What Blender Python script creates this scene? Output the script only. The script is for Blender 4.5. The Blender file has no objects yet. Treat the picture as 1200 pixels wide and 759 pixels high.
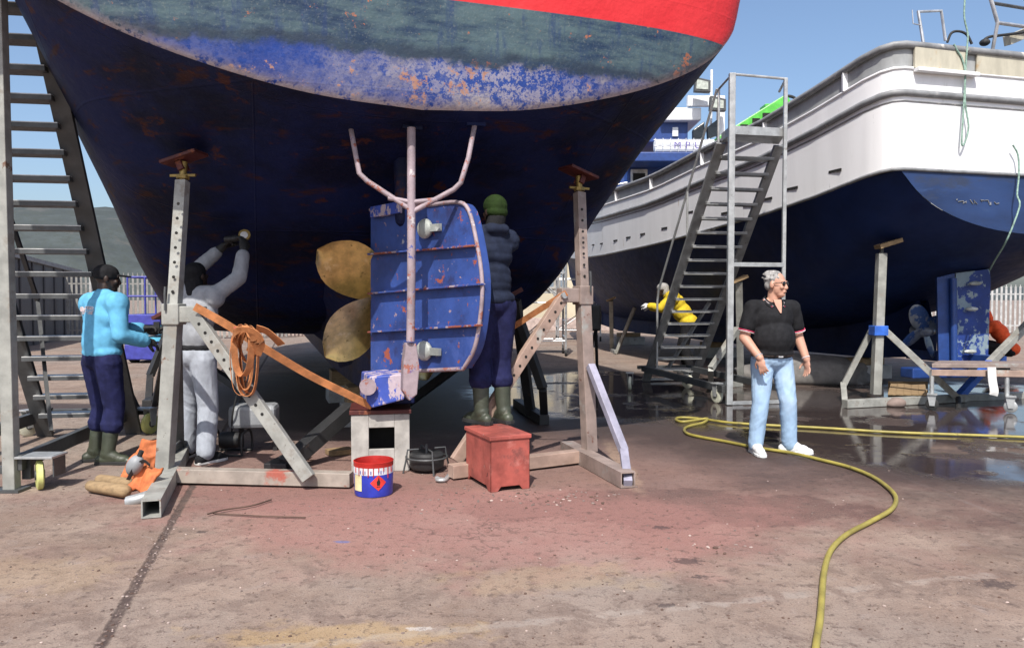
import bpy, bmesh, math, random
from mathutils import Vector, Matrix, Quaternion, noise
random.seed(7)
S = bpy.context.scene
COL = S.collection
R = math.radians
# ------------------------------------------------------------------ camera
F_PX, HOR, EYE = 900.0, 350.0, 1.5            # focal length in px of a 1200 px wide frame, horizon row, eye height
PITCH = math.atan((379.5 - HOR) / F_PX)
cam_d = bpy.data.cameras.new('camera'); cam_d.sensor_width = 36.0; cam_d.lens = 36.0 * F_PX / 1200.0
cam_d.clip_end = 5000; cam_d.clip_start = 0.1
cam = bpy.data.objects.new('camera', cam_d); COL.objects.link(cam)
cam.location = (0, 0, EYE); cam.rotation_euler = (math.pi / 2 - PITCH, 0, 0)
S.camera = cam

def ray(px, py):
    cx, cy = (px - 600) / F_PX, (379.5 - py) / F_PX
    s, c = math.sin(PITCH), math.cos(PITCH)
    return Vector((cx, c + cy * s, -s + cy * c))
def P(px, py, d):                               # where the photograph's pixel lies at depth d
    r = ray(px, py); return Vector((0, 0, EYE)) + r * (d / r.y)
def G(px, py, z=0.0):                           # ... on the ground
    r = ray(px, py); return Vector((0, 0, EYE)) + r * ((z - EYE) / r.z)
def V(*a): return Vector(a)

# ------------------------------------------------------------------ materials
def nt(name):
    m = bpy.data.materials.new(name); m.use_nodes = True
    t = m.node_tree; b = t.nodes['Principled BSDF']
    return m, t, b
def nd(t, typ, **kw):
    n = t.nodes.new(typ)
    for k, v in kw.items(): setattr(n, k, v)
    return n
def noise_n(t, vec, scale, detail=6, rough=.6, dist=0.0):
    n = nd(t, 'ShaderNodeTexNoise'); n.inputs['Scale'].default_value = scale
    n.inputs['Detail'].default_value = detail; n.inputs['Roughness'].default_value = rough
    n.inputs['Distortion'].default_value = dist
    if vec is not None: t.links.new(vec, n.inputs['Vector'])
    return n.outputs['Fac']
def ramp(t, fac, lo, hi, a=0.0, b=1.0):
    n = nd(t, 'ShaderNodeMapRange'); n.clamp = True; n.interpolation_type = 'SMOOTHSTEP'
    n.inputs['From Min'].default_value = lo; n.inputs['From Max'].default_value = hi
    n.inputs['To Min'].default_value = a; n.inputs['To Max'].default_value = b
    t.links.new(fac, n.inputs['Value']); return n.outputs['Result']
def mth(t, op, a, b=None, c=None):
    n = nd(t, 'ShaderNodeMath', operation=op)
    for i, x in enumerate((a, b, c)):
        if x is None: continue
        if isinstance(x, (int, float)): n.inputs[i].default_value = x
        else: t.links.new(x, n.inputs[i])
    return n.outputs[0]
def col4(c): return (c[0], c[1], c[2], 1)
def mix(t, fac, a, b, mode='MIX'):
    n = nd(t, 'ShaderNodeMix', data_type='RGBA', blend_type=mode)
    if isinstance(fac, (int, float)): n.inputs[0].default_value = fac
    else: t.links.new(fac, n.inputs[0])
    for s, x in ((n.inputs[6], a), (n.inputs[7], b)):
        if isinstance(x, tuple): s.default_value = col4(x)
        else: t.links.new(x, s)
    return n.outputs[2]
def coords(t, kind='Object', scale=None):
    tc = nd(t, 'ShaderNodeTexCoord'); o = tc.outputs[kind]
    if scale:
        m = nd(t, 'ShaderNodeMapping'); m.inputs['Scale'].default_value = scale
        t.links.new(o, m.inputs['Vector']); o = m.outputs['Vector']
    return o
def bump(t, b, h, dist=.01, strength=.5):
    n = nd(t, 'ShaderNodeBump'); n.inputs['Distance'].default_value = dist; n.inputs['Strength'].default_value = strength
    t.links.new(h, n.inputs['Height']); t.links.new(n.outputs['Normal'], b.inputs['Normal'])

def worn(name, base, rough=.55, metal=0.0, vary=.25, patches=(), scale=6.0, bmp=.15, bdist=.004, stretch=(1, 1, 1), spec=.5):
    """paint or metal with mottling; patches = [(colour, noise scale, threshold, softness, roughness)]"""
    m, t, b = nt(name); vec = coords(t, 'Object', stretch)
    n1 = noise_n(t, vec, scale, 5); n2 = noise_n(t, vec, scale * 6, 4)
    dark = tuple(x * (1 - vary) for x in base); lite = tuple(min(1, x * (1 + vary * .7)) for x in base)
    c = mix(t, ramp(t, n1, .3, .7), dark, lite)
    rgh = mth(t, 'ADD', ramp(t, n2, .2, .8, -.08, .1), rough)
    for i, (pc, ps, th, soft, pr) in enumerate(patches):
        mp = nd(t, 'ShaderNodeMapping'); mp.inputs['Location'].default_value = (3.1 * i + 1.7, -2.3 * i, 5.1 * i)
        t.links.new(vec, mp.inputs['Vector'])
        k = ramp(t, noise_n(t, mp.outputs['Vector'], ps, 9, .68), th, th + soft)
        pcol = mix(t, n2, tuple(x * .75 for x in pc), tuple(min(1, x * 1.15) for x in pc))
        c = mix(t, k, c, pcol)
        rgh = mth(t, 'ADD', mth(t, 'MULTIPLY', rgh, mth(t, 'SUBTRACT', 1.0, k)), mth(t, 'MULTIPLY', k, pr))
    t.links.new(c, b.inputs['Base Color']); t.links.new(rgh, b.inputs['Roughness'])
    b.inputs['Metallic'].default_value = metal; b.inputs['Specular IOR Level'].default_value = spec
    if bmp: bump(t, b, n2, bdist, bmp)
    return m

RUST = (.20, .065, .035)
M = {}
M['grey_paint'] = worn('grey_paint', (.285, .285, .26), .5, patches=[((.24, .22, .19), 3, .54, .1, .7), ((.16, .09, .06), 7, .63, .04, .8), ((.13, .12, .11), 16, .64, .05, .8)])
M['red_grey_paint'] = worn('red_grey_paint', (.31, .265, .225), .55, patches=[((.36, .10, .07), 3.2, .52, .08, .7), (RUST, 9, .66, .05, .85)])
M['brown_paint'] = worn('brown_paint', (.26, .20, .175), .55, patches=[((.30, .30, .28), 2.2, .56, .08, .6), ((.15, .07, .05), 8, .64, .05, .85)])
M['pink_paint'] = worn('pink_paint', (.35, .245, .195), .55, patches=[((.40, .38, .34), 3, .58, .08, .6), (RUST, 9, .66, .05, .85)])
M['lilac_paint'] = worn('lilac_paint', (.29, .28, .35), .55, patches=[((.25, .30, .5), 3, .56, .08, .6)])
M['black_steel'] = worn('black_steel', (.022, .022, .023), .55, patches=[((.07, .05, .04), 7, .62, .06, .8)])
M['mid_steel'] = worn('mid_steel', (.23, .232, .232), .5, metal=.25, patches=[((.12, .10, .08), 8, .62, .06, .8)])
M['dark_steel'] = worn('dark_steel', (.075, .078, .08), .5, metal=.2, patches=[((.12, .10, .08), 8, .64, .05, .8)])
M['galv'] = worn('galvanised_steel', (.42, .43, .43), .45, metal=.45, patches=[((.22, .21, .2), 6, .62, .07, .7)])
M['tread'] = worn('tread_steel', (.50, .50, .49), .45, metal=.3, patches=[((.25, .23, .21), 9, .62, .06, .7)])
M['alu'] = worn('aluminium', (.6, .61, .62), .4, metal=.6)
M['hole'] = worn('dark_hole', (.012, .011, .010), .9, bmp=0)
M['red_pad'] = worn('red_pad', (.075, .013, .011), .6, patches=[(RUST, 8, .55, .06, .9)])
M['brass'] = worn('brass_nut', (.30, .20, .06), .45, metal=.6)
M['white_nylon'] = worn('caster_nylon', (.62, .62, .50), .5, patches=[((.3, .28, .2), 9, .6, .08, .8)])
M['yellow_nylon'] = worn('caster_yellow', (.55, .56, .20), .5, patches=[((.3, .28, .2), 9, .6, .08, .8)])
M['timber'] = worn('timber', (.28, .19, .10), .8, stretch=(1, 6, 6), patches=[((.2, .12, .06), 6, .6, .1, .9)])
M['redbox'] = worn('red_box_paint', (.34, .080, .062), .5, vary=.35, patches=[((.48, .17, .14), 3.5, .53, .12, .55), ((.20, .06, .05), 2.2, .55, .1, .7), ((.13, .035, .03), 7, .63, .06, .8), ((.36, .30, .27), 16, .68, .03, .8)], bmp=.3)
M['concrete_box'] = worn('block_paint', (.38, .36, .33), .75, patches=[((.20, .18, .16), 5, .58, .08, .85), ((.45, .08, .07), 4, .66, .08, .7)])
M['blue_metal'] = worn('blue_rudder_paint', (.030, .066, .250), .5, vary=.3, scale=3, patches=[((.022, .032, .12), 2.0, .54, .12, .6), ((.05, .09, .30), 3.1, .58, .12, .5), ((.30, .075, .045), 4.2, .635, .010, .85), ((.34, .24, .27), 11, .64, .012, .8), ((.26, .07, .04), 15, .64, .01, .85), ((.30, .31, .37), 4.6, .655, .012, .8)], bmp=.3)
M['rusty_blue'] = worn('rusty_blue', (.030, .062, .24), .6, scale=4, stretch=(1, 1, 1), patches=[((.24, .065, .04), 6, .50, .04, .85), ((.34, .27, .30), 12, .56, .02, .8)], bmp=.4)
M['scraped_blue'] = worn('scraped_blue', (.035, .07, .34), .55, scale=4, stretch=(1.6, 1.6, .8), patches=[((.45, .37, .42), 7, .50, .03, .8), ((.34, .14, .09), 9, .63, .02, .85)], bmp=.4)
M['scraped_pink'] = worn('scraped_pink', (.30, .235, .255), .6, scale=7, patches=[((.30, .11, .08), 9, .56, .03, .85), ((.07, .09, .30), 11, .62, .02, .6), ((.55, .50, .50), 6, .62, .03, .7)], bmp=.4)
M['anode'] = worn('anode_zinc', (.36, .38, .36), .6, metal=.3, patches=[((.58, .60, .58), 6, .52, .08, .7)], bmp=.5)
M['gold'] = worn('propeller_bronze', (.66, .49, .19), .34, metal=.75, vary=.3, scale=9, patches=[((.26, .19, .07), 14, .60, .08, .6), ((.78, .64, .34), 5, .56, .12, .4)], bmp=.3)
M['steel_blue'] = worn('propeller_steel', (.22, .25, .30), .4, metal=.3, patches=[((.03, .08, .24), 3, .50, .04, .6)])
M['orange_strap'] = worn('orange_strap', (.50, .20, .075), .75, vary=.35, scale=10, patches=[((.30, .12, .05), 8, .62, .08, .9)], bmp=.4)
M['orange_cloth'] = worn('orange_cloth', (.50, .14, .045), .8, vary=.4, scale=9, patches=[((.20, .08, .04), 6, .64, .06, .9)], bmp=.4)
M['pinkred'] = worn('ratchet_red', (.6, .03, .10), .4)
M['hose'] = worn('yellow_hose', (.30, .25, .055), .5, vary=.3, scale=4, patches=[((.17, .14, .05), 10, .6, .06, .8)])
M['rubber'] = worn('black_rubber', (.02, .02, .02), .7)
M['bucket_blue'] = worn('bucket_blue', (.03, .05, .42), .35, patches=[((.45, .03, .05), 6, .70, .02, .6)])
M['bucket_red'] = worn('bucket_red', (.42, .02, .015), .4, patches=[((.16, .01, .01), 6, .6, .06, .6)])
M['white_label'] = worn('white_label', (.66, .66, .68), .5, patches=[((.45, .03, .05), 14, .66, .02, .6)])
M['red_label'] = worn('red_label', (.62, .04, .03), .45)
M['yellow_label'] = worn('yellow_label', (.7, .62, .35), .5)
M['white_hull'] = worn('white_topsides', (.80, .80, .80), .42, vary=.05, scale=2, patches=[((.64, .63, .60), 3.0, .60, .16, .6), ((.42, .27, .13), 6.0, .665, .05, .8), ((.30, .30, .30), 14, .70, .02, .7)], stretch=(1.6, 1.6, .22), bmp=.05)
M['grey_bulwark'] = worn('grey_bulwark', (.30, .31, .31), .55, vary=.15, patches=[((.40, .33, .22), 4, .6, .12, .8)], stretch=(1, 1, .5))
M['tan_panel'] = worn('stained_panel', (.46, .43, .34), .6, vary=.15, patches=[((.40, .24, .09), 5, .58, .15, .8)], stretch=(1, 1, .35))
M['rub_rail'] = worn('rub_rail', (.22, .225, .23), .5, patches=[((.5, .48, .44), 6, .6, .08, .7), ((.06, .06, .06), 8, .66, .04, .8)])
M['navy_hull'] = worn('navy_hull', (.0065, .0185, .078), .6, spec=.2, vary=.3, scale=1.2, patches=[((.005, .014, .075), .9, .56, .14, .6), ((.06, .065, .08), 10, .75, .02, .8)])
M['blue_transom'] = worn('blue_transom', (.016, .038, .115), .5, vary=.3, scale=1.4, patches=[((.026, .040, .085), 1.5, .52, .12, .6), ((.028, .06, .16), 2.6, .58, .12, .55), ((.25, .28, .34), 9, .72, .02, .7)], stretch=(.5, 1, 1.6))
M['blue_rudder2'] = worn('pale_patched_blue', (.016, .045, .22), .5, vary=.25, scale=3, patches=[((.22, .29, .34), 2.6, .515, .02, .7), ((.28, .34, .37), 6.5, .60, .02, .8)])
M['ship_blue'] = worn('ship_blue', (.016, .05, .20), .45, vary=.2)
M['ship_white'] = worn('ship_white', (.72, .73, .74), .45, vary=.06)
M['dark_glass'] = worn('dark_glass', (.012, .014, .016), .1, bmp=0)
M['lamp_glass'] = worn('lamp_glass', (.45, .48, .42), .15, bmp=0)
M['purple'] = worn('purple_letter', (.14, .11, .34), .5, bmp=0)
M['green'] = worn('crane_green', (.10, .46, .06), .4, vary=.2)
M['rope_green'] = worn('green_rope', (.24, .36, .30), .85, vary=.4, scale=30)
M['blue_tape'] = worn('blue_tape', (.03, .13, .55), .5)
M['hill'] = worn('hill_scrub', (.052, .063, .062), .95, vary=.25, scale=.03, patches=[((.085, .085, .078), .02, .54, .1, .95), ((.050, .060, .055), .07, .52, .06, .95), ((.045, .055, .046), .22, .56, .05, .95)], bmp=0)
M['shed'] = worn('shed_grey', (.10, .10, .105), .7, vary=.12, scale=2, stretch=(8, 8, .3))
M['shed_roof'] = worn('shed_roof', (.26, .25, .25), .6)
M['fence'] = worn('fence_grey', (.25, .245, .23), .6)
M['fence_white'] = worn('fence_white', (.42, .42, .41), .6)
M['lift_blue'] = worn('lift_indigo', (.045, .05, .30), .45)
M['lift_cyan'] = worn('lift_cyan', (.10, .42, .55), .45)
M['beige'] = worn('beige_wall', (.50, .44, .32), .8, vary=.12, scale=.8, patches=[((.38, .33, .26), 1.5, .58, .1, .9)])
M['beige_dark'] = worn('beige_trim', (.34, .31, .27), .8)
M['window'] = worn('window_glass', (.20, .24, .28), .2, bmp=0)
M['kerb'] = worn('kerb_pink', (.42, .33, .29), .85)
M['sack'] = worn('white_sack', (.58, .57, .55), .85, patches=[((.3, .28, .26), 3, .58, .1, .9)])
M['compressor'] = worn('compressor_grey', (.26, .27, .28), .5)
M['stick'] = worn('rusty_rod', (.10, .06, .045), .85)
M['pebble'] = worn('pebble', (.20, .15, .13), .9, vary=.5, scale=2)
M['clothgrey'] = worn('tarp_grey', (.16, .15, .14), .8)
# people
def cloth(name, c, vary=.22, pat=()): return worn(name, c, .85, vary=vary, scale=14, patches=list(pat), bmp=.35, bdist=.003, spec=.2)
M['skin'] = worn('skin_fair', (.50, .27, .19), .55, vary=.12, bmp=.05)
M['skin_dark'] = worn('skin_dark', (.035, .018, .012), .5, vary=.15, bmp=.05)
M['hair_grey'] = worn('hair_grey', (.30, .29, .28), .8, vary=.5, scale=40, stretch=(1, 1, .3), bmp=.6)
M['black_cloth'] = cloth('black_cloth', (.014, .014, .016), .3)
M['white_trim'] = cloth('white_trim', (.6, .5, .5))
M['denim'] = cloth('light_denim', (.33, .47, .64), .12, [((.44, .56, .70), 3, .50, .3, .85), ((.24, .37, .54), 5, .62, .2, .85)])
M['white_shoe'] = worn('white_shoe', (.75, .75, .74), .6, vary=.08)
M['sky_shirt'] = cloth('sky_blue_shirt', (.12, .38, .58), .14)
M['navy_trousers'] = cloth('navy_trousers', (.014, .016, .060), .3)
M['boot_green'] = worn('boot_olive', (.045, .052, .034), .5, patches=[((.14, .13, .10), 7, .62, .1, .8)])
M['grey_sweat'] = cloth('grey_sweatshirt', (.30, .31, .33), .15)
M['pale_track'] = cloth('pale_grey_joggers', (.36, .385, .43), .14)
M['puffer'] = cloth('navy_puffer', (.014, .019, .038), .3)
M['beanie'] = cloth('green_beanie', (.016, .032, .006), .25)
M['yellow_jacket'] = cloth('yellow_jacket', (.60, .44, .03), .15)
M['orange_jacket'] = cloth('orange_jacket', (.75, .10, .03), .15)
M['grey_hood'] = cloth('grey_hood', (.30, .29, .28), .15)
M['glove_white'] = cloth('white_glove', (.6, .6, .6))
M['belt'] = worn('leather_belt', (.05, .035, .028), .5)

# ------------------------------------------------------------------ mesh builder
def frame_of(d, up=None):
    d = d.normalized(); up = up or Vector((0, 0, 1))
    if abs(d.dot(up)) > .995: up = Vector((0, 1, 0))
    x = up.cross(d).normalized(); y = d.cross(x).normalized()
    return x, y, d
class MB:
    def __init__(s): s.v, s.f, s.m, s.slots = [], [], [], []
    def mi(s, mat):
        if mat not in s.slots: s.slots.append(mat)
        return s.slots.index(mat)
    def add(s, vs, fs, mat):
        o = len(s.v); s.v += [Vector(v) for v in vs]; k = s.mi(mat)
        for f in fs: s.f.append([i + o for i in f]); s.m.append(k)
    def box(s, c, size, mat, rz=0.0, rot=None):
        m = rot or Matrix.Rotation(rz, 3, 'Z'); c = Vector(c); h = [x / 2 for x in size]
        vs = [c + m @ Vector((sx * h[0], sy * h[1], sz * h[2])) for sz in (-1, 1) for sy in (-1, 1) for sx in (-1, 1)]
        s.add(vs, [(0, 2, 3, 1), (4, 5, 7, 6), (0, 1, 5, 4), (1, 3, 7, 5), (3, 2, 6, 7), (2, 0, 4, 6)], mat)
    def bar(s, a, b, w, h, mat, up=None):
        a, b = Vector(a), Vector(b); x, y, d = frame_of(b - a, up)
        vs = [p + x * sx * w / 2 + y * sy * h / 2 for p in (a, b) for sx, sy in ((-1, -1), (1, -1), (1, 1), (-1, 1))]
        s.add(vs, [(3, 2, 1, 0), (4, 5, 6, 7), (0, 1, 5, 4), (1, 2, 6, 5), (2, 3, 7, 6), (3, 0, 4, 7)], mat)
    def hollow(s, a, b, w, mat, wall=.008, inner=None):       # open square tube
        a, b = Vector(a), Vector(b); x, y, d = frame_of(b - a); q = ((-1, -1), (1, -1), (1, 1), (-1, 1))
        vs = [p + x * sx * k + y * sy * k for k in (w / 2, w / 2 - wall) for p in (a, b) for sx, sy in q]
        fs = []
        for i in range(4):
            j = (i + 1) % 4
            fs += [(i, j, 4 + j, 4 + i), (8 + j, 8 + i, 12 + i, 12 + j), (j, i, 8 + i, 8 + j), (4 + i, 4 + j, 12 + j, 12 + i)]
        s.add(vs, fs, mat)
    def tube(s, pts, r, mat, n=8, closed=False, rs=None):
        pts = [Vector(p) for p in pts]; rings = []; N = len(pts); x = None
        for i, p in enumerate(pts):
            if closed: d = pts[(i + 1) % N] - pts[i - 1]
            else: d = pts[min(i + 1, N - 1)] - pts[max(i - 1, 0)]
            d = d.normalized() if d.length > 1e-9 else Vector((0, 0, 1))
            if x is None: x, y, _ = frame_of(d)
            else:
                x = (x - d * x.dot(d)); x = x.normalized() if x.length > 1e-6 else frame_of(d)[0]; y = d.cross(x)
            rr = rs[i] if rs else r
            rings.append([p + (x * math.cos(2 * math.pi * k / n) + y * math.sin(2 * math.pi * k / n)) * rr for k in range(n)])
        vs = [v for g in rings for v in g]; fs = []
        for i in range(N if closed else N - 1):
            j = (i + 1) % N
            for k in range(n):
                l = (k + 1) % n; fs.append((i * n + k, i * n + l, j * n + l, j * n + k))
        if not closed: fs += [tuple(range(n - 1, -1, -1)), tuple((N - 1) * n + k for k in range(n))]
        s.add(vs, fs, mat)
    def ribbon(s, pts, w, th, mat, side):                     # flat webbing along a path; side = direction(s) of its width
        pts = [Vector(p) for p in pts]; vs = []; N = len(pts)
        for i, p in enumerate(pts):
            d = (pts[min(i + 1, N - 1)] - pts[max(i - 1, 0)]).normalized()
            sd = Vector(side[i] if isinstance(side, list) else side); sd = (sd - d * sd.dot(d)).normalized(); n_ = d.cross(sd)
            vs += [p + sd * a * w / 2 + n_ * b * th / 2 for a, b in ((-1, -1), (1, -1), (1, 1), (-1, 1))]
        fs = [(3, 2, 1, 0), tuple((N - 1) * 4 + k for k in range(4))]
        for i in range(N - 1):
            for k in range(4):
                l = (k + 1) % 4; fs.append((i * 4 + k, i * 4 + l, i * 4 + 4 + l, i * 4 + 4 + k))
        s.add(vs, fs, mat)
    def lathe(s, c, prof, mat, n=24, axis=None):              # prof = [(r, h)]
        c = Vector(c); x, y, d = frame_of(Vector(axis) if axis else Vector((0, 0, 1)), Vector((0, 1, 0)) if not axis else None)
        vs = [c + (x * math.cos(2 * math.pi * k / n) + y * math.sin(2 * math.pi * k / n)) * r + d * h for r, h in prof for k in range(n)]
        fs = []
        for i in range(len(prof) - 1):
            for k in range(n):
                l = (k + 1) % n; fs.append((i * n + k, i * n + l, (i + 1) * n + l, (i + 1) * n + k))
        s.add(vs, fs, mat)
    def disc(s, c, r, th, axis, mat, n=16):
        a = Vector(axis).normalized(); s.tube([Vector(c) - a * th / 2, Vector(c) + a * th / 2], r, mat, n)
    def ell(s, c, r, mat, rot=None, n=14, k=9):
        c = Vector(c); rot = rot or Matrix.Identity(3); vs = [c + rot @ Vector((0, 0, r[2]))]; fs = []
        for i in range(1, k):
            a = math.pi * i / k
            vs += [c + rot @ Vector((r[0] * math.sin(a) * math.cos(2 * math.pi * j / n), r[1] * math.sin(a) * math.sin(2 * math.pi * j / n), r[2] * math.cos(a))) for j in range(n)]
        vs.append(c + rot @ Vector((0, 0, -r[2]))); e = len(vs) - 1
        for j in range(n):
            l = (j + 1) % n; fs.append((0, 1 + j, 1 + l)); fs.append((e, 1 + (k - 2) * n + l, 1 + (k - 2) * n + j))
            for i in range(k - 2): fs.append((1 + i * n + j, 1 + (i + 1) * n + j, 1 + (i + 1) * n + l, 1 + i * n + l))
        s.add(vs, fs, mat)
    def cone(s, a, ra, b, rb, mat, n=12):                     # rounded, tapered limb
        a, b = Vector(a), Vector(b); d = b - a; L = d.length; d = d / L if L else Vector((0, 0, 1)); pts, rs = [], []
        for t_ in (-1, -.87, -.5): pts.append(a + d * t_ * ra); rs.append(max(.0005, ra * math.sqrt(1 - t_ * t_)))
        pts.append(a); rs.append(ra); pts.append(b); rs.append(rb)
        for t_ in (.5, .87, 1): pts.append(b + d * t_ * rb); rs.append(max(.0005, rb * math.sqrt(1 - t_ * t_)))
        s.tube(pts, 0, mat, n, rs=rs)
    def grid(s, rows, mat, flip=False):
        n = len(rows[0]); fs = []
        for i in range(len(rows) - 1):
            for j in range(n - 1):
                q = (i * n + j, i * n + j + 1, (i + 1) * n + j + 1, (i + 1) * n + j)
                fs.append(q[::-1] if flip else q)
        s.add([v for r_ in rows for v in r_], fs, mat)
    def prism(s, outline, off, mat):                          # polygon outline (3D points) extruded by vector off
        o = [Vector(p) for p in outline]; n = len(o); off = Vector(off)
        fs = [tuple(range(n - 1, -1, -1)), tuple(n + i for i in range(n))] + [(i, (i + 1) % n, n + (i + 1) % n, n + i) for i in range(n)]
        s.add(o + [p + off for p in o], fs, mat)
    def build(s, name, parent=None, smooth=None, bevel=0.0, kind=None, label=None):
        me = bpy.data.meshes.new(name); off = parent_world(parent)
        me.from_pydata([tuple(v - off) for v in s.v], [], s.f); me.update()
        for m in s.slots: me.materials.append(M[m])
        for p, k in zip(me.polygons, s.m): p.material_index = k
        bm = bmesh.new(); bm.from_mesh(me); bmesh.ops.recalc_face_normals(bm, faces=bm.faces); bm.to_mesh(me); bm.free()
        o = bpy.data.objects.new(name, me); COL.objects.link(o)
        if parent is not None: o.parent = parent
        if smooth:
            me.polygons.foreach_set('use_smooth', [True] * len(me.polygons))
            me.set_sharp_from_angle(angle=R(smooth))
        if bevel:
            b = o.modifiers.new('bevel', 'BEVEL'); b.width = bevel; b.segments = 2; b.limit_method = 'ANGLE'; b.angle_limit = R(50)
        if kind: o['kind'] = kind
        if label: o['label'] = label
        return o
def parent_world(p):
    v = Vector((0, 0, 0))
    while p is not None: v += p.location; p = p.parent
    return v
def tag(o, label, cat, group=None):
    o['label'] = label; o['category'] = cat
    if group: o['group'] = group
    return o
def thing(name, loc, label, cat, group=None):
    o = bpy.data.objects.new(name, None); COL.objects.link(o); o.location = loc; o.empty_display_size = .2
    return tag(o, label, cat, group)
def one(fn, name, parent, **kw):                               # a part made by one call
    b = MB(); fn(b); return b.build(name, parent, **kw)
def crom(pts, n, closed=False):
    """Catmull-Rom through pts, n samples per span"""
    pts = [Vector(p) for p in pts]; N = len(pts); out = []
    for i in range(N if closed else N - 1):
        p0 = pts[(i - 1) % N] if closed or i > 0 else pts[0] * 2 - pts[1]
        p1, p2 = pts[i], pts[(i + 1) % N]
        p3 = pts[(i + 2) % N] if closed or i + 2 < N else pts[-1] * 2 - pts[-2]
        for k in range(n):
            t = k / n
            out.append(.5 * ((2 * p1) + (p2 - p0) * t + (2 * p0 - 5 * p1 + 4 * p2 - p3) * t * t + (3 * p1 - p0 - 3 * p2 + p3) * t ** 3))
    if not closed: out.append(pts[-1])
    return out
def lerp_tab(x, tab):
    if x <= tab[0][0]: return tab[0][1]
    for (a, va), (b, vb) in zip(tab, tab[1:]):
        if x <= b: return va + (vb - va) * (x - a) / (b - a)
    return tab[-1][1]

# ------------------------------------------------------------------ sky and sun
w = bpy.data.worlds.new('World'); S.world = w; w.use_nodes = True
sky = w.node_tree.nodes.new('ShaderNodeTexSky'); sky.sky_type = 'NISHITA'; sky.sun_disc = False
SUN_EL, SUN_AZ = 51.0, -9.0                                   # degrees; azimuth measured from straight behind the camera, + to the camera's right
sdir = Vector((math.sin(R(SUN_AZ)) * math.cos(R(SUN_EL)), -math.cos(R(SUN_AZ)) * math.cos(R(SUN_EL)), math.sin(R(SUN_EL))))
sky.sun_elevation = R(SUN_EL); sky.sun_rotation = math.atan2(sdir.x, sdir.y)
sky.air_density = 1.0; sky.dust_density = 2.6; sky.ozone_density = 3.2; sky.altitude = 10
bg = w.node_tree.nodes['Background']; bg.inputs['Strength'].default_value = .15
w.node_tree.links.new(sky.outputs[0], bg.inputs[0])
sl = bpy.data.lights.new('sun', 'SUN'); sl.energy = 4.7; sl.angle = R(.55); sl.color = (1.0, .955, .89)
so = bpy.data.objects.new('sun', sl); COL.objects.link(so); so.location = (0, -30, 40)
so.rotation_euler = (-sdir).to_track_quat('-Z', 'Y').to_euler()
S.view_settings.view_transform = 'Standard'; S.view_settings.look = 'None'; S.view_settings.exposure = 0.28; S.view_settings.gamma = 1
S.cycles.max_bounces = 6; S.cycles.diffuse_bounces = 3; S.cycles.glossy_bounces = 3; S.cycles.use_denoising = True

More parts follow.
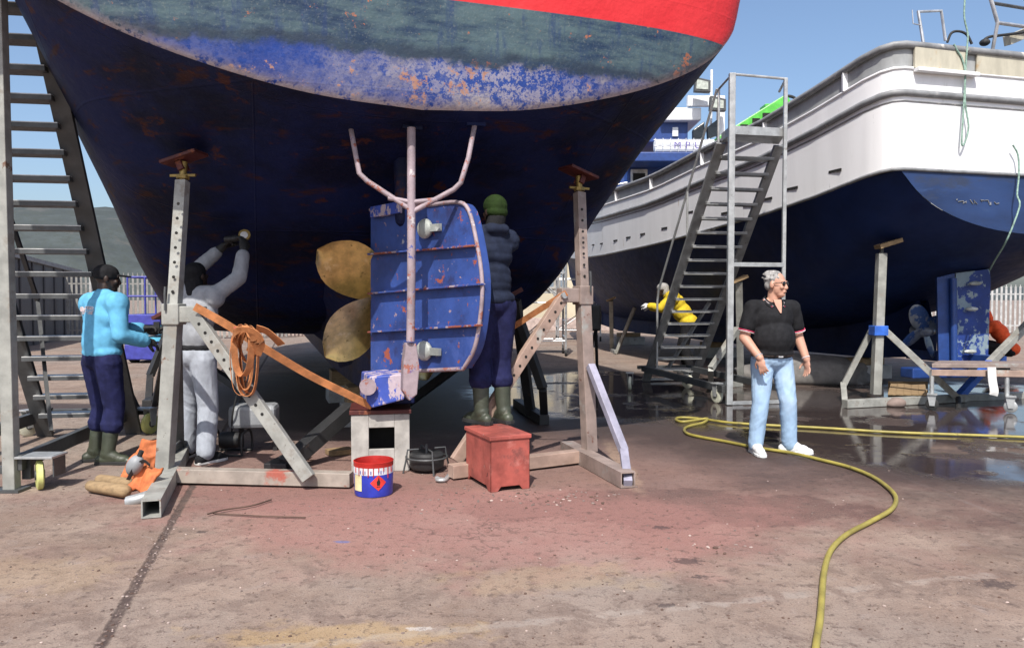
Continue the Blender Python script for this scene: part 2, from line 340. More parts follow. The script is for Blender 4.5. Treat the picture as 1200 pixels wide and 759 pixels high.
# ------------------------------------------------------------------ ground
def ground_material():
    m, t, b = nt('yard_concrete'); tc = coords(t, 'Object')
    sep = nd(t, 'ShaderNodeSeparateXYZ'); t.links.new(tc, sep.inputs[0]); X, Y = sep.outputs[0], sep.outputs[1]
    big = noise_n(t, tc, .35, 5); mid = noise_n(t, tc, 1.6, 7, .65); fine = noise_n(t, tc, 16, 8, .7); grit = noise_n(t, tc, 95, 5, .75)
    c = mix(t, ramp(t, mid, .32, .68), (.215, .152, .118), (.325, .248, .198))
    c = mix(t, ramp(t, big, .42, .62, 0, .75), c, (.275, .230, .196))
    mot = noise_n(t, tc, 3.2, 9, .72, .6); c = mix(t, ramp(t, mot, .48, .62, 0, .6), c, (.150, .108, .090)); c = mix(t, ramp(t, mot, .44, .30, 0, .5), c, (.33, .28, .25))
    def blob(x, y, rx, ry, amp=.5, sc=1.3, soft=.35):
        dx = mth(t, 'DIVIDE', mth(t, 'SUBTRACT', X, x), rx); dy = mth(t, 'DIVIDE', mth(t, 'SUBTRACT', Y, y), ry)
        d = mth(t, 'SQRT', mth(t, 'ADD', mth(t, 'MULTIPLY', dx, dx), mth(t, 'MULTIPLY', dy, dy)))
        d = mth(t, 'ADD', d, mth(t, 'MULTIPLY', mth(t, 'SUBTRACT', noise_n(t, tc, sc, 8, .62), .5), amp * 2))
        return ramp(t, d, 1 - soft, 1 + soft, 1, 0)
    # pigment: old red paint dust, overspray, ochre stains
    c = mix(t, mth(t, 'MULTIPLY', blob(.3, 6.6, 3.6, 2.1, .9), .7), c, (.200, .108, .092))
    c = mix(t, mth(t, 'MULTIPLY', blob(1.15, 5.5, 1.3, .50, .9, 1.6, .07), .7), c, (.125, .072, .062))
    c = mix(t, mth(t, 'MULTIPLY', blob(-.1, 5.1, 1.9, .9, 1.0, 1.5), .50), c, (.36, .180, .155))
    c = mix(t, mth(t, 'MULTIPLY', blob(-1.6, 6.0, 1.2, .6, 1.0, 2), .5), c, (.24, .115, .10))
    c = mix(t, mth(t, 'MULTIPLY', blob(2.6, 9.0, 3.2, 2.6, .8), .55), c, (.145, .10, .09))
    c = mix(t, mth(t, 'MULTIPLY', blob(-.75, 3.4, .5, .12, 1.6, 5), .5), c, (.40, .28, .13))
    c = mix(t, mth(t, 'MULTIPLY', blob(.25, 4.1, .5, .2, 1.8, 5), .3), c, (.36, .26, .15))
    c = mix(t, mth(t, 'MULTIPLY', blob(-2.6, 4.1, .4, .3, 1.8, 5), .3), c, (.34, .25, .15))
    c = mix(t, mth(t, 'MULTIPLY', blob(1.0, 7.0, .08, 1.0, .9, 3), .5), c, (.38, .27, .19))
    c = mix(t, mth(t, 'MULTIPLY', blob(-1.05, 4.7, .05, .025, 1.6, 22, .2), .6), c, (.08, .14, .34))
    c = mix(t, mth(t, 'MULTIPLY', blob(-.42, 3.45, .06, .02, 1.4, 22, .2), .7), c, (.50, .46, .42))
    # speckle and grime
    c = mix(t, ramp(t, fine, .53, .64, 0, .6), c, (.085, .060, .053))
    c = mix(t, ramp(t, grit, .56, .64, 0, .75), c, (.055, .042, .038))
    c = mix(t, ramp(t, grit, .42, .34, 0, .6), c, (.42, .37, .34))
    # dark stain spots
    for (x, y, r_) in ((.75, 3.72, .05), (1.0, 4.35, .1), (.98, 5.0, .07), (2.55, 4.0, .1), (-2.0, 4.9, .04), (1.02, 4.1, .05)):
        c = mix(t, mth(t, 'MULTIPLY', blob(x, y, r_ * .8, r_ * .55, 2.2, 26, .3), .7), c, (.06, .045, .045))
    vo = nd(t, 'ShaderNodeTexVoronoi', feature='DISTANCE_TO_EDGE'); vo.inputs['Scale'].default_value = .55
    wv = nd(t, 'ShaderNodeVectorMath', operation='ADD'); nc = nd(t, 'ShaderNodeTexNoise'); nc.inputs['Scale'].default_value = 2.2; nc.inputs['Detail'].default_value = 7
    t.links.new(tc, nc.inputs['Vector']); t.links.new(tc, wv.inputs[0]); t.links.new(nc.outputs['Color'], wv.inputs[1]); t.links.new(wv.outputs[0], vo.inputs['Vector'])
    crack = mth(t, 'MULTIPLY', ramp(t, vo.outputs['Distance'], .0, .007, 1, 0), ramp(t, big, .48, .58))
    c = mix(t, mth(t, 'MULTIPLY', crack, .6), c, (.06, .046, .042))
    # joints between the slabs: straight lines in the yard
    def joint(x0, y0, x1, y1, wd, amp=.02):
        L = math.hypot(x1 - x0, y1 - y0); nx, ny = (y1 - y0) / L, -(x1 - x0) / L
        d = mth(t, 'ADD', mth(t, 'MULTIPLY', mth(t, 'SUBTRACT', X, x0), nx), mth(t, 'MULTIPLY', mth(t, 'SUBTRACT', Y, y0), ny))
        d = mth(t, 'ADD', d, mth(t, 'MULTIPLY', mth(t, 'SUBTRACT', noise_n(t, tc, 9, 5), .5), amp * 2))
        return ramp(t, mth(t, 'ABSOLUTE', d), wd * .45, wd, 1, 0)
    a, q = G(118, 757), G(213, 592); j1 = joint(a.x, a.y, q.x, q.y, .035)
    a, q = G(960, 520), G(1200, 615); j2 = joint(a.x, a.y, q.x, q.y, .03)
    a, q = G(560, 735), G(1000, 690); j3 = joint(a.x, a.y, q.x, q.y, .05, .06)
    c = mix(t, mth(t, 'MULTIPLY', j1, ramp(t, fine, .3, .6, .55, 1)), c, (.085, .062, .055))
    c = mix(t, mth(t, 'MULTIPLY', j2, ramp(t, mot, .35, .6, .4, .05)), c, (.36, .30, .27))
    c = mix(t, mth(t, 'MULTIPLY', j3, ramp(t, mot, .42, .60, .30, 0)), c, (.42, .39, .35))
    # water lying on the yard, and hull shade painted into the ground colour
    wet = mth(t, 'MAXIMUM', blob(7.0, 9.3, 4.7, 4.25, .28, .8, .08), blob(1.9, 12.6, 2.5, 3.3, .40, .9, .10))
    damp_shade = mth(t, 'MAXIMUM', blob(6.7, 9.3, 5.6, 4.9, .35, .8, .2), mth(t, 'MAXIMUM', blob(1.6, 12.2, 3.6, 4.2, .4, .9, .2), mth(t, 'MAXIMUM', blob(-6.6, 10.5, 1.8, .5, .4, .9, .2), blob(-.9, 12.4, 4.6, 4.3, .25, .8, .18))))
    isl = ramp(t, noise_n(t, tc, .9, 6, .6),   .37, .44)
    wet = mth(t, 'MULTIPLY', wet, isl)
    c = mix(t, mth(t, 'MULTIPLY', damp_shade, .85), c, (.042, .030, .027))  # real moisture, plus painted shade beneath the trawler
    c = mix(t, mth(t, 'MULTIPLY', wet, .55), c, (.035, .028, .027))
    t.links.new(c, b.inputs['Base Color'])
    rgh = mth(t, 'SUBTRACT', .88, mth(t, 'MULTIPLY', damp_shade, .30)); rgh = mth(t, 'MULTIPLY', rgh, mth(t, 'SUBTRACT', 1.0, mth(t, 'MULTIPLY', wet, ramp(t, mot, .35, .62, .96, .80))))
    t.links.new(rgh, b.inputs['Roughness'])
    t.links.new(mth(t, 'ADD', .18, mth(t, 'MULTIPLY', wet, .32)), b.inputs['Specular IOR Level'])
    h = mth(t, 'ADD', mth(t, 'MULTIPLY', grit, .4), mth(t, 'ADD', fine, mth(t, 'MULTIPLY', j1, -1.5)))
    h = mth(t, 'MULTIPLY', h, mth(t, 'SUBTRACT', 1.0, mth(t, 'MULTIPLY', wet, .985)))
    bump(t, b, h, .02, .55)
    return m
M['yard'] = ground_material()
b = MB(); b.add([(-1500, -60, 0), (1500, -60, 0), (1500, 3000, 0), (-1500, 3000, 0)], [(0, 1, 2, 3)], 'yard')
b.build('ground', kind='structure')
b = MB(); rows = []
for i in range(90):
    a = i / 89; x = -1100 + 1900 * a; row = []
    for j in range(14):
        q = j / 13; y = 760 + 420 * q
        ridge = lerp_tab(x, [(-1100, 150), (-560, 128), (-480, 116), (-430, 80), (-390, 71), (-340, 62), (-280, 46), (-200, 30), (0, 22), (800, 18)])
        z = ridge * math.sin(math.pi * min(1, q * 1.15) * .5) ** .8 * (1 + .10 * noise.noise((x * .012, y * .012, 0)) * q) + 3 * noise.noise((x * .05, y * .05, 3)) * q
        row.append((x, y, z - 1 if j else -2))
    rows.append(row)
b.grid(rows, 'hill'); b.build('hill', kind='structure', smooth=60)

# ------------------------------------------------------------------ the blue trawler on the stands (its stern overhead)
class Ship:
    def __init__(s, x, y, yaw): s.o = Vector((x, y, 0)); s.r = Vector((math.cos(yaw), math.sin(yaw), 0)); s.a = Vector((-math.sin(yaw), math.cos(yaw), 0)); s.yaw = yaw
    def __call__(s, u, v, z): return s.o + s.r * u + s.a * v + Vector((0, 0, z))
A = Ship(-.70, 6.0, R(18))
def main_hull_material():
    m, t, b = nt('trawler_hull'); tc = coords(t, 'Object')
    sep = nd(t, 'ShaderNodeSeparateXYZ'); t.links.new(tc, sep.inputs[0]); Z = sep.outputs[2]
    n_b = noise_n(t, tc, 1.1, 6, .6); n_m = noise_n(t, tc, 4.0, 9, .68); n_f = noise_n(t, tc, 17, 8, .72); n_g = noise_n(t, tc, 48, 6, .75)
    vs = coords(t, 'Object', (1.0, 1.0, 5.0)); hz = noise_n(t, vs, 2.2, 8, .65)
    vd = coords(t, 'Object', (5.0, 5.0, .7)); vt = noise_n(t, vd, 2.2, 6, .6)
    # bottom paint: navy, blotched, rust freckles in horizontal smears
    bot = mix(t, ramp(t, n_b, .38, .60), (.0024, .0046, .024), (.0055, .0125, .068))
    bot = mix(t, ramp(t, hz, .55, .68, 0, .85), bot, (.045, .014, .008))
    bot = mix(t, ramp(t, n_m, .60, .67, 0, .8), bot, (.072, .021, .010))
    bot = mix(t, ramp(t, n_f, .70, .74, 0, .3), bot, (.09, .085, .11))
    # above the knuckle: bright blue, pink/cream abrasion, then slate weathered boot-top, then red topsides
    zz = mth(t, 'ADD', Z, mth(t, 'MULTIPLY', mth(t, 'SUBTRACT', n_b, .5), .16))
    blue = mix(t, ramp(t, n_b, .35, .65), (.013, .042, .215), (.026, .062, .25))
    scr = mth(t, 'MULTIPLY', mth(t, 'MULTIPLY', ramp(t, mth(t, 'ADD', mth(t, 'MULTIPLY', n_f, .6), mth(t, 'MULTIPLY', n_g, .4)), .485, .51), ramp(t, n_g, .42, .47, .35, 1)), ramp(t, n_b, .40, .58, .30, 1.0))
    wear = ramp(t, mth(t, 'ADD', sep.outputs[0], mth(t, 'MULTIPLY', n_b, .8)), 1.6, 3.8, .10, .72)
    blue = mix(t, mth(t, 'MULTIPLY', scr, wear), blue, mix(t, n_g, (.26, .25, .33), (.42, .37, .36)))
    blue = mix(t, mth(t, 'MULTIPLY', ramp(t, noise_n(t, tc, 1.7, 4, .5), .50, .62), mth(t, 'MULTIPLY', wear, mth(t, 'MULTIPLY', ramp(t, n_m, .42, .50, .1, .95), ramp(t, n_g, .36, .46, .3, 1)))), blue, mix(t, n_f, (.32, .26, .22), (.38, .37, .36)))
    blue = mix(t, mth(t, 'MULTIPLY', ramp(t, mth(t, 'ADD', mth(t, 'MULTIPLY', n_m, .55), mth(t, 'MULTIPLY', n_f, .45)), .575, .59, 0, .9), ramp(t, n_g, .34, .44, .25, 1)), blue, mix(t, n_f, (.36, .12, .06), (.40, .25, .18)))
    slate = mix(t, ramp(t, mth(t, 'ADD', mth(t, 'MULTIPLY', hz, .65), mth(t, 'MULTIPLY', n_b, .35)), .36, .62), (.014, .032, .075), (.080, .125, .140))
    slate = mix(t, ramp(t, vt, .52, .68, 0, .6), slate, (.020, .042, .12))
    slate = mix(t, ramp(t, n_g, .52, .7, 0, .5), slate, (.19, .215, .20))
    slate = mix(t, ramp(t, mth(t, 'ADD', mth(t, 'MULTIPLY', n_m, .6), mth(t, 'MULTIPLY', n_f, .4)), .59, .61, 0, .9), slate, (.36, .13, .07))
    zz = mth(t, 'ADD', zz, mth(t, 'MULTIPLY', mth(t, 'SUBTRACT', n_m, .5), .22)); c = mix(t, ramp(t, zz, 3.31, 3.37), blue, slate)
    band = mth(t, 'MULTIPLY', ramp(t, zz, 3.28, 3.36), ramp(t, zz, 3.46, 3.38))
    c = mix(t, mth(t, 'MULTIPLY', band, ramp(t, hz, .35, .55, .2, .8)), c, (.020, .030, .055))
    red = mix(t, ramp(t, n_b, .3, .7), (.60, .026, .034), (.66, .040, .046))
    c = mix(t, ramp(t, Z, 3.775, 3.783), c, red)
    at = nd(t, 'ShaderNodeAttribute', attribute_name='above'); k = at.outputs['Fac']
    edge = nd(t, 'ShaderNodeAttribute', attribute_name='edge')
    c = mix(t, mth(t, 'MULTIPLY', edge.outputs['Fac'], ramp(t, n_f, .36, .50)), c, mix(t, n_g, (.32, .26, .28), (.42, .36, .35)))
    c = mix(t, k, bot, c)
    t.links.new(c, b.inputs['Base Color'])
    t.links.new(mth(t, 'ADD', .42, mth(t, 'MULTIPLY', n_f, .3)), b.inputs['Roughness'])
    b.inputs['Specular IOR Level'].default_value = .22
    mpv = nd(t, 'ShaderNodeMapping'); mpv.inputs['Rotation'].default_value = (0, 0, R(-18)); t.links.new(tc, mpv.inputs['Vector'])
    sp2 = nd(t, 'ShaderNodeSeparateXYZ'); t.links.new(mpv.outputs['Vector'], sp2.inputs[0])
    def seam(x, step, off): return ramp(t, mth(t, 'ABSOLUTE', mth(t, 'SUBTRACT', mth(t, 'FRACT', mth(t, 'ADD', mth(t, 'DIVIDE', x, step), off)), .5)), 0, .012 / step, 1, 0)
    seams = mth(t, 'MAXIMUM', mth(t, 'MAXIMUM', seam(sp2.outputs[0], 1.55, .3), seam(sp2.outputs[1], 1.7, .1)), seam(Z, .93, .18))
    hgt = mth(t, 'ADD', mth(t, 'ADD', mth(t, 'MULTIPLY', n_f, .3), mth(t, 'MULTIPLY', n_b, 5.0)), mth(t, 'MULTIPLY', mth(t, 'MULTIPLY', seams, mth(t, 'SUBTRACT', 1.0, mth(t, 'MULTIPLY', k, .85))), .45))
    bump(t, b, hgt, .016, .55)
    return m
M['trawler_hull'] = main_hull_material()
# knuckle line: plan super-ellipse, rising to the quarters, then a flatter sheer
KB, KA = 3.12, .62
def kn_v(u): return KA * (1 - max(0, 1 - (min(abs(u), KB) / KB) ** 4.2) ** (1 / 2.6)) 
def kn_z(u): a = abs(u); return 2.96 + .088 * a * a + .42 * (a / KB) ** 12
us0 = [0, .8, 1.5, 2.1, 2.6, 2.92, 3.12]
ST = [[(u, kn_v(u), kn_z(u)) for u in us0]]
def stn(v, *p): ST.append([(u, v, z) for u, z in p])
stn(.85, (0, 2.72), (.75, 2.74), (1.4, 2.83), (2.0, 2.97), (2.5, 3.2), (2.88, 3.62), (3.20, 4.40))
stn(1.5, (0, 2.36), (.65, 2.38), (1.25, 2.45), (1.88, 2.55), (2.42, 2.78), (2.86, 3.40), (3.26, 4.48))
stn(2.2, (0, 1.90), (.6, 1.94), (1.2, 2.01), (1.85, 2.12), (2.40, 2.38), (2.84, 3.1), (3.32, 4.55))
stn(3.0, (0, 1.36), (.6, 1.40), (1.2, 1.47), (1.8, 1.57), (2.33, 1.80), (2.80, 2.85), (3.40, 4.62))
stn(4.0, (0, 1.10), (.7, 1.13), (1.3, 1.17), (1.9, 1.25), (2.34, 1.50), (2.86, 2.70), (3.52, 4.7))
stn(6.0, (0, .96), (.8, .98), (1.6, 1.02), (2.1, 1.09), (2.46, 1.35), (3.02, 2.7), (3.70, 4.8))
stn(9.0, (0, .94), (.8, .96), (1.6, 1.0), (2.1, 1.08), (2.5, 1.38), (3.05, 2.7), (3.72, 4.95))
stn(13., (0, .96), (.6, 1.0), (1.2, 1.1), (1.7, 1.25), (2.1, 1.7), (2.6, 2.9), (3.3, 5.2))
stn(16.5, (0, 1.0), (.25, 1.1), (.5, 1.3), (.75, 1.7), (1.0, 2.3), (1.35, 3.4), (2.0, 5.6))
stn(19., (0, 2.4), (.02, 2.6), (.04, 2.9), (.06, 3.3), (.08, 3.8), (.12, 4.6), (.2, 6.0))
def loft(ST, n_u=5, n_v=6):
    secs = [crom([Vector(p) for p in s_], n_u) for s_ in ST]
    cols = [crom([s_[j] for s_ in secs], n_v) for j in range(len(secs[0]))]
    return [[cols[j][i] for j in range(len(cols))] for i in range(len(cols[0]))]
low = loft(ST)
def mirror_rows(rows): return [[Vector((-p.x, p.y, p.z)) for p in reversed(r_)][:-1] + r_ for r_ in rows]
boat = thing('fishing_boat', A(0, 8, 0), 'big rusty blue trawler with a red topside, raised on stands, stern and gold propeller showing', 'boat')
full = mirror_rows(low)
b = MB()
b.grid([[A(p.x, p.y, p.z) for p in r_] for r_ in full], 'trawler_hull')
n_low = len(b.v)
# topsides: from the knuckle round the stern and along both sides up to the rail
kn = [r_[0] for r_ in reversed(full[1:])] + full[0] + [r_[-1] for r_ in full[1:]]
def outward(p, i):
    q0, q1 = kn[max(i - 1, 0)], kn[min(i + 1, len(kn) - 1)]; d = (q1 - q0); n = Vector((d.y, -d.x, 0))
    return n.normalized() if n.length > 1e-6 else Vector((0, -1, 0))
up = []
for f in (0, .006, .016, .035, .08, .2, .35, .5, .65, .8, .92, 1):
    row = []
    for i, p in enumerate(kn):
        n = outward(p, i); top = 5.7 + max(0, (p.y - 4) * .06)
        bul = .035 * (1 - math.exp(-f * 60)) + .16 * math.sin(min(1, f * 1.3) * math.pi * .5) * (1 if p.y < 3 else .8)
        q = p + n * bul; q.z = p.z + (top - p.z) * f
        row.append(A(q.x, q.y, q.z))
    up.append(row)
o0 = len(b.v); b.grid(up, 'trawler_hull', True); n_all = len(b.v)
hull = b.build('hull', boat, smooth=60)
at = hull.data.attributes.new('above', 'FLOAT', 'POINT'); at.data.foreach_set('value', [0.0 if i < n_low else 1.0 for i in range(n_all)])
nk = len(kn); ev = [0.0] * n_all
for j, e_ in enumerate((.95, .8, .3, .05, 0)):
    for i in range(nk): ev[n_low + j * nk + i] = e_
at = hull.data.attributes.new('edge', 'FLOAT', 'POINT'); at.data.foreach_set('value', ev)
b = MB(); top = up[-1]; half = len(top) // 2
for i in range(half): b.add([top[i] - V(0, 0, .7), top[i + 1] - V(0, 0, .7), top[-2 - i] - V(0, 0, .7), top[-1 - i] - V(0, 0, .7)], [(0, 1, 2, 3)], 'grey_bulwark')
b.build('deck', boat)
# bulwark cap
one(lambda b: b.tube([p + V(0, 0, .02) for p in top], .07, 'red_pad', 8), 'cap_rail', boat, smooth=50)
# deadwood, keel, heel
def fin(b):
    rows = []
    for v, z0, z1, w in ((2.0, .62, 1.0, .16), (2.35, .56, 1.75, .22), (2.8, .5, 1.65, .28), (3.6, .48, 1.2, .32), (6, .45, 1.0, .34), (15.5, .55, 1.1, .3)):
        rows.append([A(s * w / 2, v, z) for s, z in ((-1, z1 + .1), (-1, z0), (1, z0), (1, z1 + .1))])
    b.grid(rows, 'trawler_hull'); b.add(rows[0], [(0, 1, 2, 3)], 'trawler_hull')
kf = one(fin, 'keel', boat)
def garboard(b):                                               # hollow flare between deadwood and hull
    rows = []
    for v, zt in ((2.35, 1.72), (2.8, 1.48), (3.6, 1.2), (5, 1.02)):
        rows.append([A(s * x, v, z) for s, x, z in ((-1, .55, zt + .02), (-1, .28, zt - .2), (-1, .16, zt - .5), (1, .16, zt - .5), (1, .28, zt - .2), (1, .55, zt + .02))])
    b.grid(rows, 'trawler_hull'); b.add(rows[0], [(0, 1, 2, 3, 4, 5)], 'trawler_hull')
one(garboard, 'deadwood', boat, smooth=50)
# shaft tube and propeller
pc = A(0, 1.42, 1.50)
one(lambda b: (b.lathe(A(0, 1.5, 1.5), [(.0, 0), (.15, .0), (.17, .15), (.20, .5), (.26, 1.1)], 'trawler_hull', 20, A.a)), 'shaft_tube', boat, smooth=50)
prop = one(lambda b: b.lathe(pc, [(0, -.24), (.05, -.23), (.10, -.16), (.13, -.05), (.14, .1), (.13, .16), (0, .16)], 'gold', 20, A.a), 'propeller', boat, smooth=50)
def blade(b, ang):
    rd = A.r * math.cos(ang) + V(0, 0, 1) * math.sin(ang); tg = (-A.r * math.sin(ang) + V(0, 0, 1) * math.cos(ang))
    rows_f, rows_b = [], []
    for i in range(13):
        q = i / 12; rr = .10 + .735 * q
        wd = .075 + .205 * math.sin(math.pi * min(1, (q * .80 + .14))) ** .9 if q < .985 else .03
        wd *= math.sqrt(max(.02, 1 - max(0, (q - .62) / .40) ** 2.4))
        pitch = .95 - .55 * q; th = .035 * (1 - q) + .006
        rf, rb = [], []
        for k in range(9):
            s_ = (k / 8 - .5) * 2; skew = .05 * q * q
            ctr = pc + rd * rr * math.cos((s_ * wd * .5) / max(.3, rr) * .35) + tg * ((s_ * wd + skew) * math.cos(pitch) * 1.12) + A.a * (s_ * wd * math.sin(pitch) * .8 - .04 * s_ * s_ - .08 * q)
            tt = th * (1 - s_ * s_) + .004
            rf.append(ctr - A.a * tt); rb.append(ctr + A.a * tt)
        rows_f.append(rf); rows_b.append(rb)
    b.grid(rows_f, 'gold'); b.grid(rows_b, 'gold', True)
    rim = [r_[0] for r_ in rows_f] + rows_f[-1][1:] + [r_[-1] for r_ in reversed(rows_f)][1:]
    rim2 = [r_[0] for r_ in rows_b] + rows_b[-1][1:] + [r_[-1] for r_ in reversed(rows_b)][1:]
    b.grid([rim, rim2], 'gold')
for k in range(5): one(lambda b: blade(b, R(144 + 72 * k)), 'propeller_blade', boat, smooth=45)
# rudder, turned hard over so that its flat side looks out
RS = P(478, 345, 6.72)                                         # a point on the plate
rx = V(1.0, -1.0, 0).normalized(); rn = V(-1.0, -1.0, 0).normalized()       # along the plate, and out of its seen side
def rp(px, py, off=0.0):                                       # pixel -> the rudder's plane
    r = ray(px, py); o = V(0, 0, EYE); q = (RS + rn * off - o).dot(rn) / r.dot(rn); return o + r * q
out = crom([rp(*p) for p in ((505, 240), (535, 237), (549, 246), (559, 286), (565, 330), (563, 370), (556, 408), (543, 432))], 4)
outline = [rp(434, 437), rp(434, 246)] + out
one(lambda b: b.prism(outline, -rn * .10, 'blue_metal'), 'rudder', boat, bevel=.008)
rud = [o for o in boat.children if o.name.startswith('rudder')][0]
for (x0, y0), (x1, y1) in (((434, 298), (558, 288)), ((434, 344), (565, 333)), ((434, 389), (562, 381))):
    one(lambda b: b.bar(rp(x0, y0, .02), rp(x1, y1, .02), .016, .07, 'rusty_blue', rn), 'stiffener', rud, bevel=.003)
one(lambda b: b.tube([p + rn * .0 for p in outline[1:] + [outline[0]]], .017, 'scraped_pink', 8), 'rim', rud, smooth=50)
for (x, y, w_) in ((498, 268, .19), (497, 411, .20)):
    c0 = rp(x, y, .03)
    def anode(b):
        rt = Matrix((rx, V(0, 0, 1).cross(rx), V(0, 0, 1))).transposed()
        b.ell(c0, (w_ * .5, .045, .085), 'anode', rt, 18, 9); b.box(c0 + rx * w_ * .62, (.17, .03, .06), 'anode', rot=rt)
    one(anode, 'anode', rud, smooth=50)
one(lambda b: b.bar(rp(436, 249, .03), rp(470, 243, .03), .05, .10, 'scraped_blue', V(0, 0, 1)), 'top_lug', rud, bevel=.006)
# guard tube in front of the rudder, with its two arms up to the counter
gy = 6.16
def gp(px, py, d=gy): return P(px, py, d)
gt = one(lambda b: b.tube(crom([gp(482, 150, 6.2), gp(482, 245), gp(482, 330), gp(481, 400)], 3), .034, 'scraped_pink', 12), 'guard_tube', boat, smooth=50)
for pts in (((409, 138), (415, 172), (421, 203), (430, 212), (482, 246)), ((556, 148), (549, 185), (540, 214), (532, 222), (482, 249))):
    one(lambda b: b.tube([gp(x, y, 6.34 if i == 0 else gy) for i, (x, y) in enumerate(pts)], .021, 'scraped_pink', 10), 'guard_arm', boat, smooth=70)
one(lambda b: b.tube([gp(455, 232), gp(482, 237), gp(512, 234)], .02, 'scraped_pink', 8), 'crossbar', boat, smooth=50)
for x, y in ((409, 136), (482, 150), (556, 146)): one(lambda b: b.box(gp(x, y - 2, 6.3 if x == 482 else 6.38), (.16, .13, .07), 'trawler_hull', R(18)), 'foot_plate', boat)
def shoe(b):
    o = [gp(476, 402), gp(488, 402), gp(492, 430), gp(489, 462), gp(480, 470), gp(472, 458), (gp(473, 425))]
    b.prism(o, A.a * .12, 'scraped_pink')
one(shoe, 'guard_shoe', boat, bevel=.012)
def heel(b):
    d = 6.5
    o = [P(432, 441, d), P(474, 438, d), P(474, 468, d), P(436, 478, d), P(430, 470, d)]
    b.prism(o, A.a * .5, 'scraped_blue')
    b.bar(A(-.02, .75, .66), A(0, 2.6, .60), .2, .16, 'trawler_hull')
one(heel, 'heel', boat, bevel=.012)
one(lambda b: b.disc(P(431, 453, 6.45), .07, .05, -A.a, 'scraped_pink', 14), 'heel_boss', boat)
one(lambda b: b.cone(A(0, .85, 2.2), .07, A(0, .9, 3.0), .08, 'trawler_hull', 14), 'rudder_stock', boat, smooth=50)

# ------------------------------------------------------------------ boat stands
STANDS = 'steel stands propping the hulls'
def boat_stand(label, base, top, collar, beam_end, foot_front, foot_rear, strut_a, strut_b, braces, mats, w=.115, holes=True, pad=True):
    """post with telescoping head, cross foot, beam towards the keel, drilled strut, braces"""
    mp, mb_, ms, mf, mbr = mats; z = V(0, 0, 1)
    t = thing('boat_stand', V(base.x, base.y, 0), label, 'boat stand', STANDS)
    pd = (top - base).normalized(); face = V(0, -1, 0)
    xx = (beam_end - base); xx.z = 0; xx.normalize(); yy = V(xx.y, -xx.x, 0)
    yy = yy if yy.y < 0 else -yy
    mid = base + (collar - base) * 1.06
    one(lambda b: b.bar(base, mid, w, w * .9, mp, yy), 'post', t, bevel=.006)
    def inner(b):
        b.bar(mid - pd * .02, top, w * .8, w * .74, mp, yy)
    ip = one(inner, 'sliding_post', t, bevel=.005)
    if holes:
        n = 7; L = (top - mid).length
        for k in range(n):
            c = mid + pd * (L * (.10 + .80 * k / n))
            one(lambda b: b.disc(c + yy * w * .372, .013, .004, yy, 'hole', 10), 'pin_hole', ip)
    one(lambda b: (b.box(collar, (w * 1.25, w * 1.2, .17), mp, math.atan2(xx.y, xx.x)), b.bar(collar + xx * w * .5, collar + xx * (w * .5 + .2), .13, w * .9, mp, yy)), 'collar', t, bevel=.008)
    one(lambda b: b.disc(collar + xx * .24 + yy * w * .5, .03, .03, yy, 'galv', 10), 'pivot_bolt', t)
    one(lambda b: b.tube([collar + yy * w * .65 - xx * .03 + z * .22, collar + yy * w * .72 - xx * .03 + z * .16, collar + yy * w * .72 - xx * .03 + z * .03], .01, 'dark_steel', 6), 'locking_pin', t)
    if pad:
        one(lambda b: b.tube([top, top + pd * .16], .03, 'brass', 10), 'jack_screw', t, smooth=40)
        one(lambda b: (b.disc(top + pd * .03, .055, .03, pd, 'brass', 8), b.bar(top + pd * .045 - xx * .11, top + pd * .045 + xx * .11, .02, .02, 'brass')), 'screw_handle', t)
        tilt = (xx * .85 + z * .26).normalized()
        pc_ = top + pd * .19
        one(lambda b: (b.bar(pc_ - tilt * .16, pc_ + tilt * .16, .24, .028, 'red_pad', yy.cross(tilt)), b.bar(pc_ - z * .02 - tilt * .03, pc_ - z * .1, .05, .12, 'red_pad', yy)), 'pad', t, bevel=.005)
    one(lambda b: b.hollow(foot_front, foot_rear, .125, mf, .01), 'cross_foot', t)
    one(lambda b: b.bar(base + xx * w * .55 + z * (.075 - base.z), beam_end, .11, .11, mb_), 'base_beam', t, bevel=.005)
    sd = (strut_b - strut_a).normalized()
    st = one(lambda b: b.bar(strut_a, strut_b, .06, .105, ms, yy.cross(sd)), 'strut', t, bevel=.005)
    if holes:
        fn = yy
        n = 11; L = (strut_b - strut_a).length
        for k in range(n):
            c = strut_a + sd * (L * (.07 + .60 * k / n)) + yy * .031
            one(lambda b: b.disc(c, .013, .004, yy, 'hole', 10), 'pin_hole', st)
    for a, q, ww in braces:
        pts = [Vector(p) for p in a] if isinstance(a, list) else [a, q]
        def br(b):
            for p0, p1 in zip(pts, pts[1:]): b.bar(p0, p1, ww, ww * .9, mbr)
        one(br, 'brace', t, bevel=.005)
    return t
z_ = V(0, 0, 1)
# the grey stand under the port quarter
base = P(193, 562, 6.20); base.z = .10
boat_stand('pale grey boat stand hung with coiled orange webbing, red pad under the hull', base, P(214, 212, 6.42), P(204, 368, 6.22),
    G(412, 561, .07), G(177, 596, .068), G(213, 530, .068), P(226, 366, 6.13), G(362, 560, .10),
    [(P(208, 400, 6.3), G(211, 527, .1), .075), (P(200, 380, 6.36), G(178, 486, .1), .05)],
    ('grey_paint', 'red_grey_paint', 'grey_paint', 'grey_paint', 'dark_steel'))
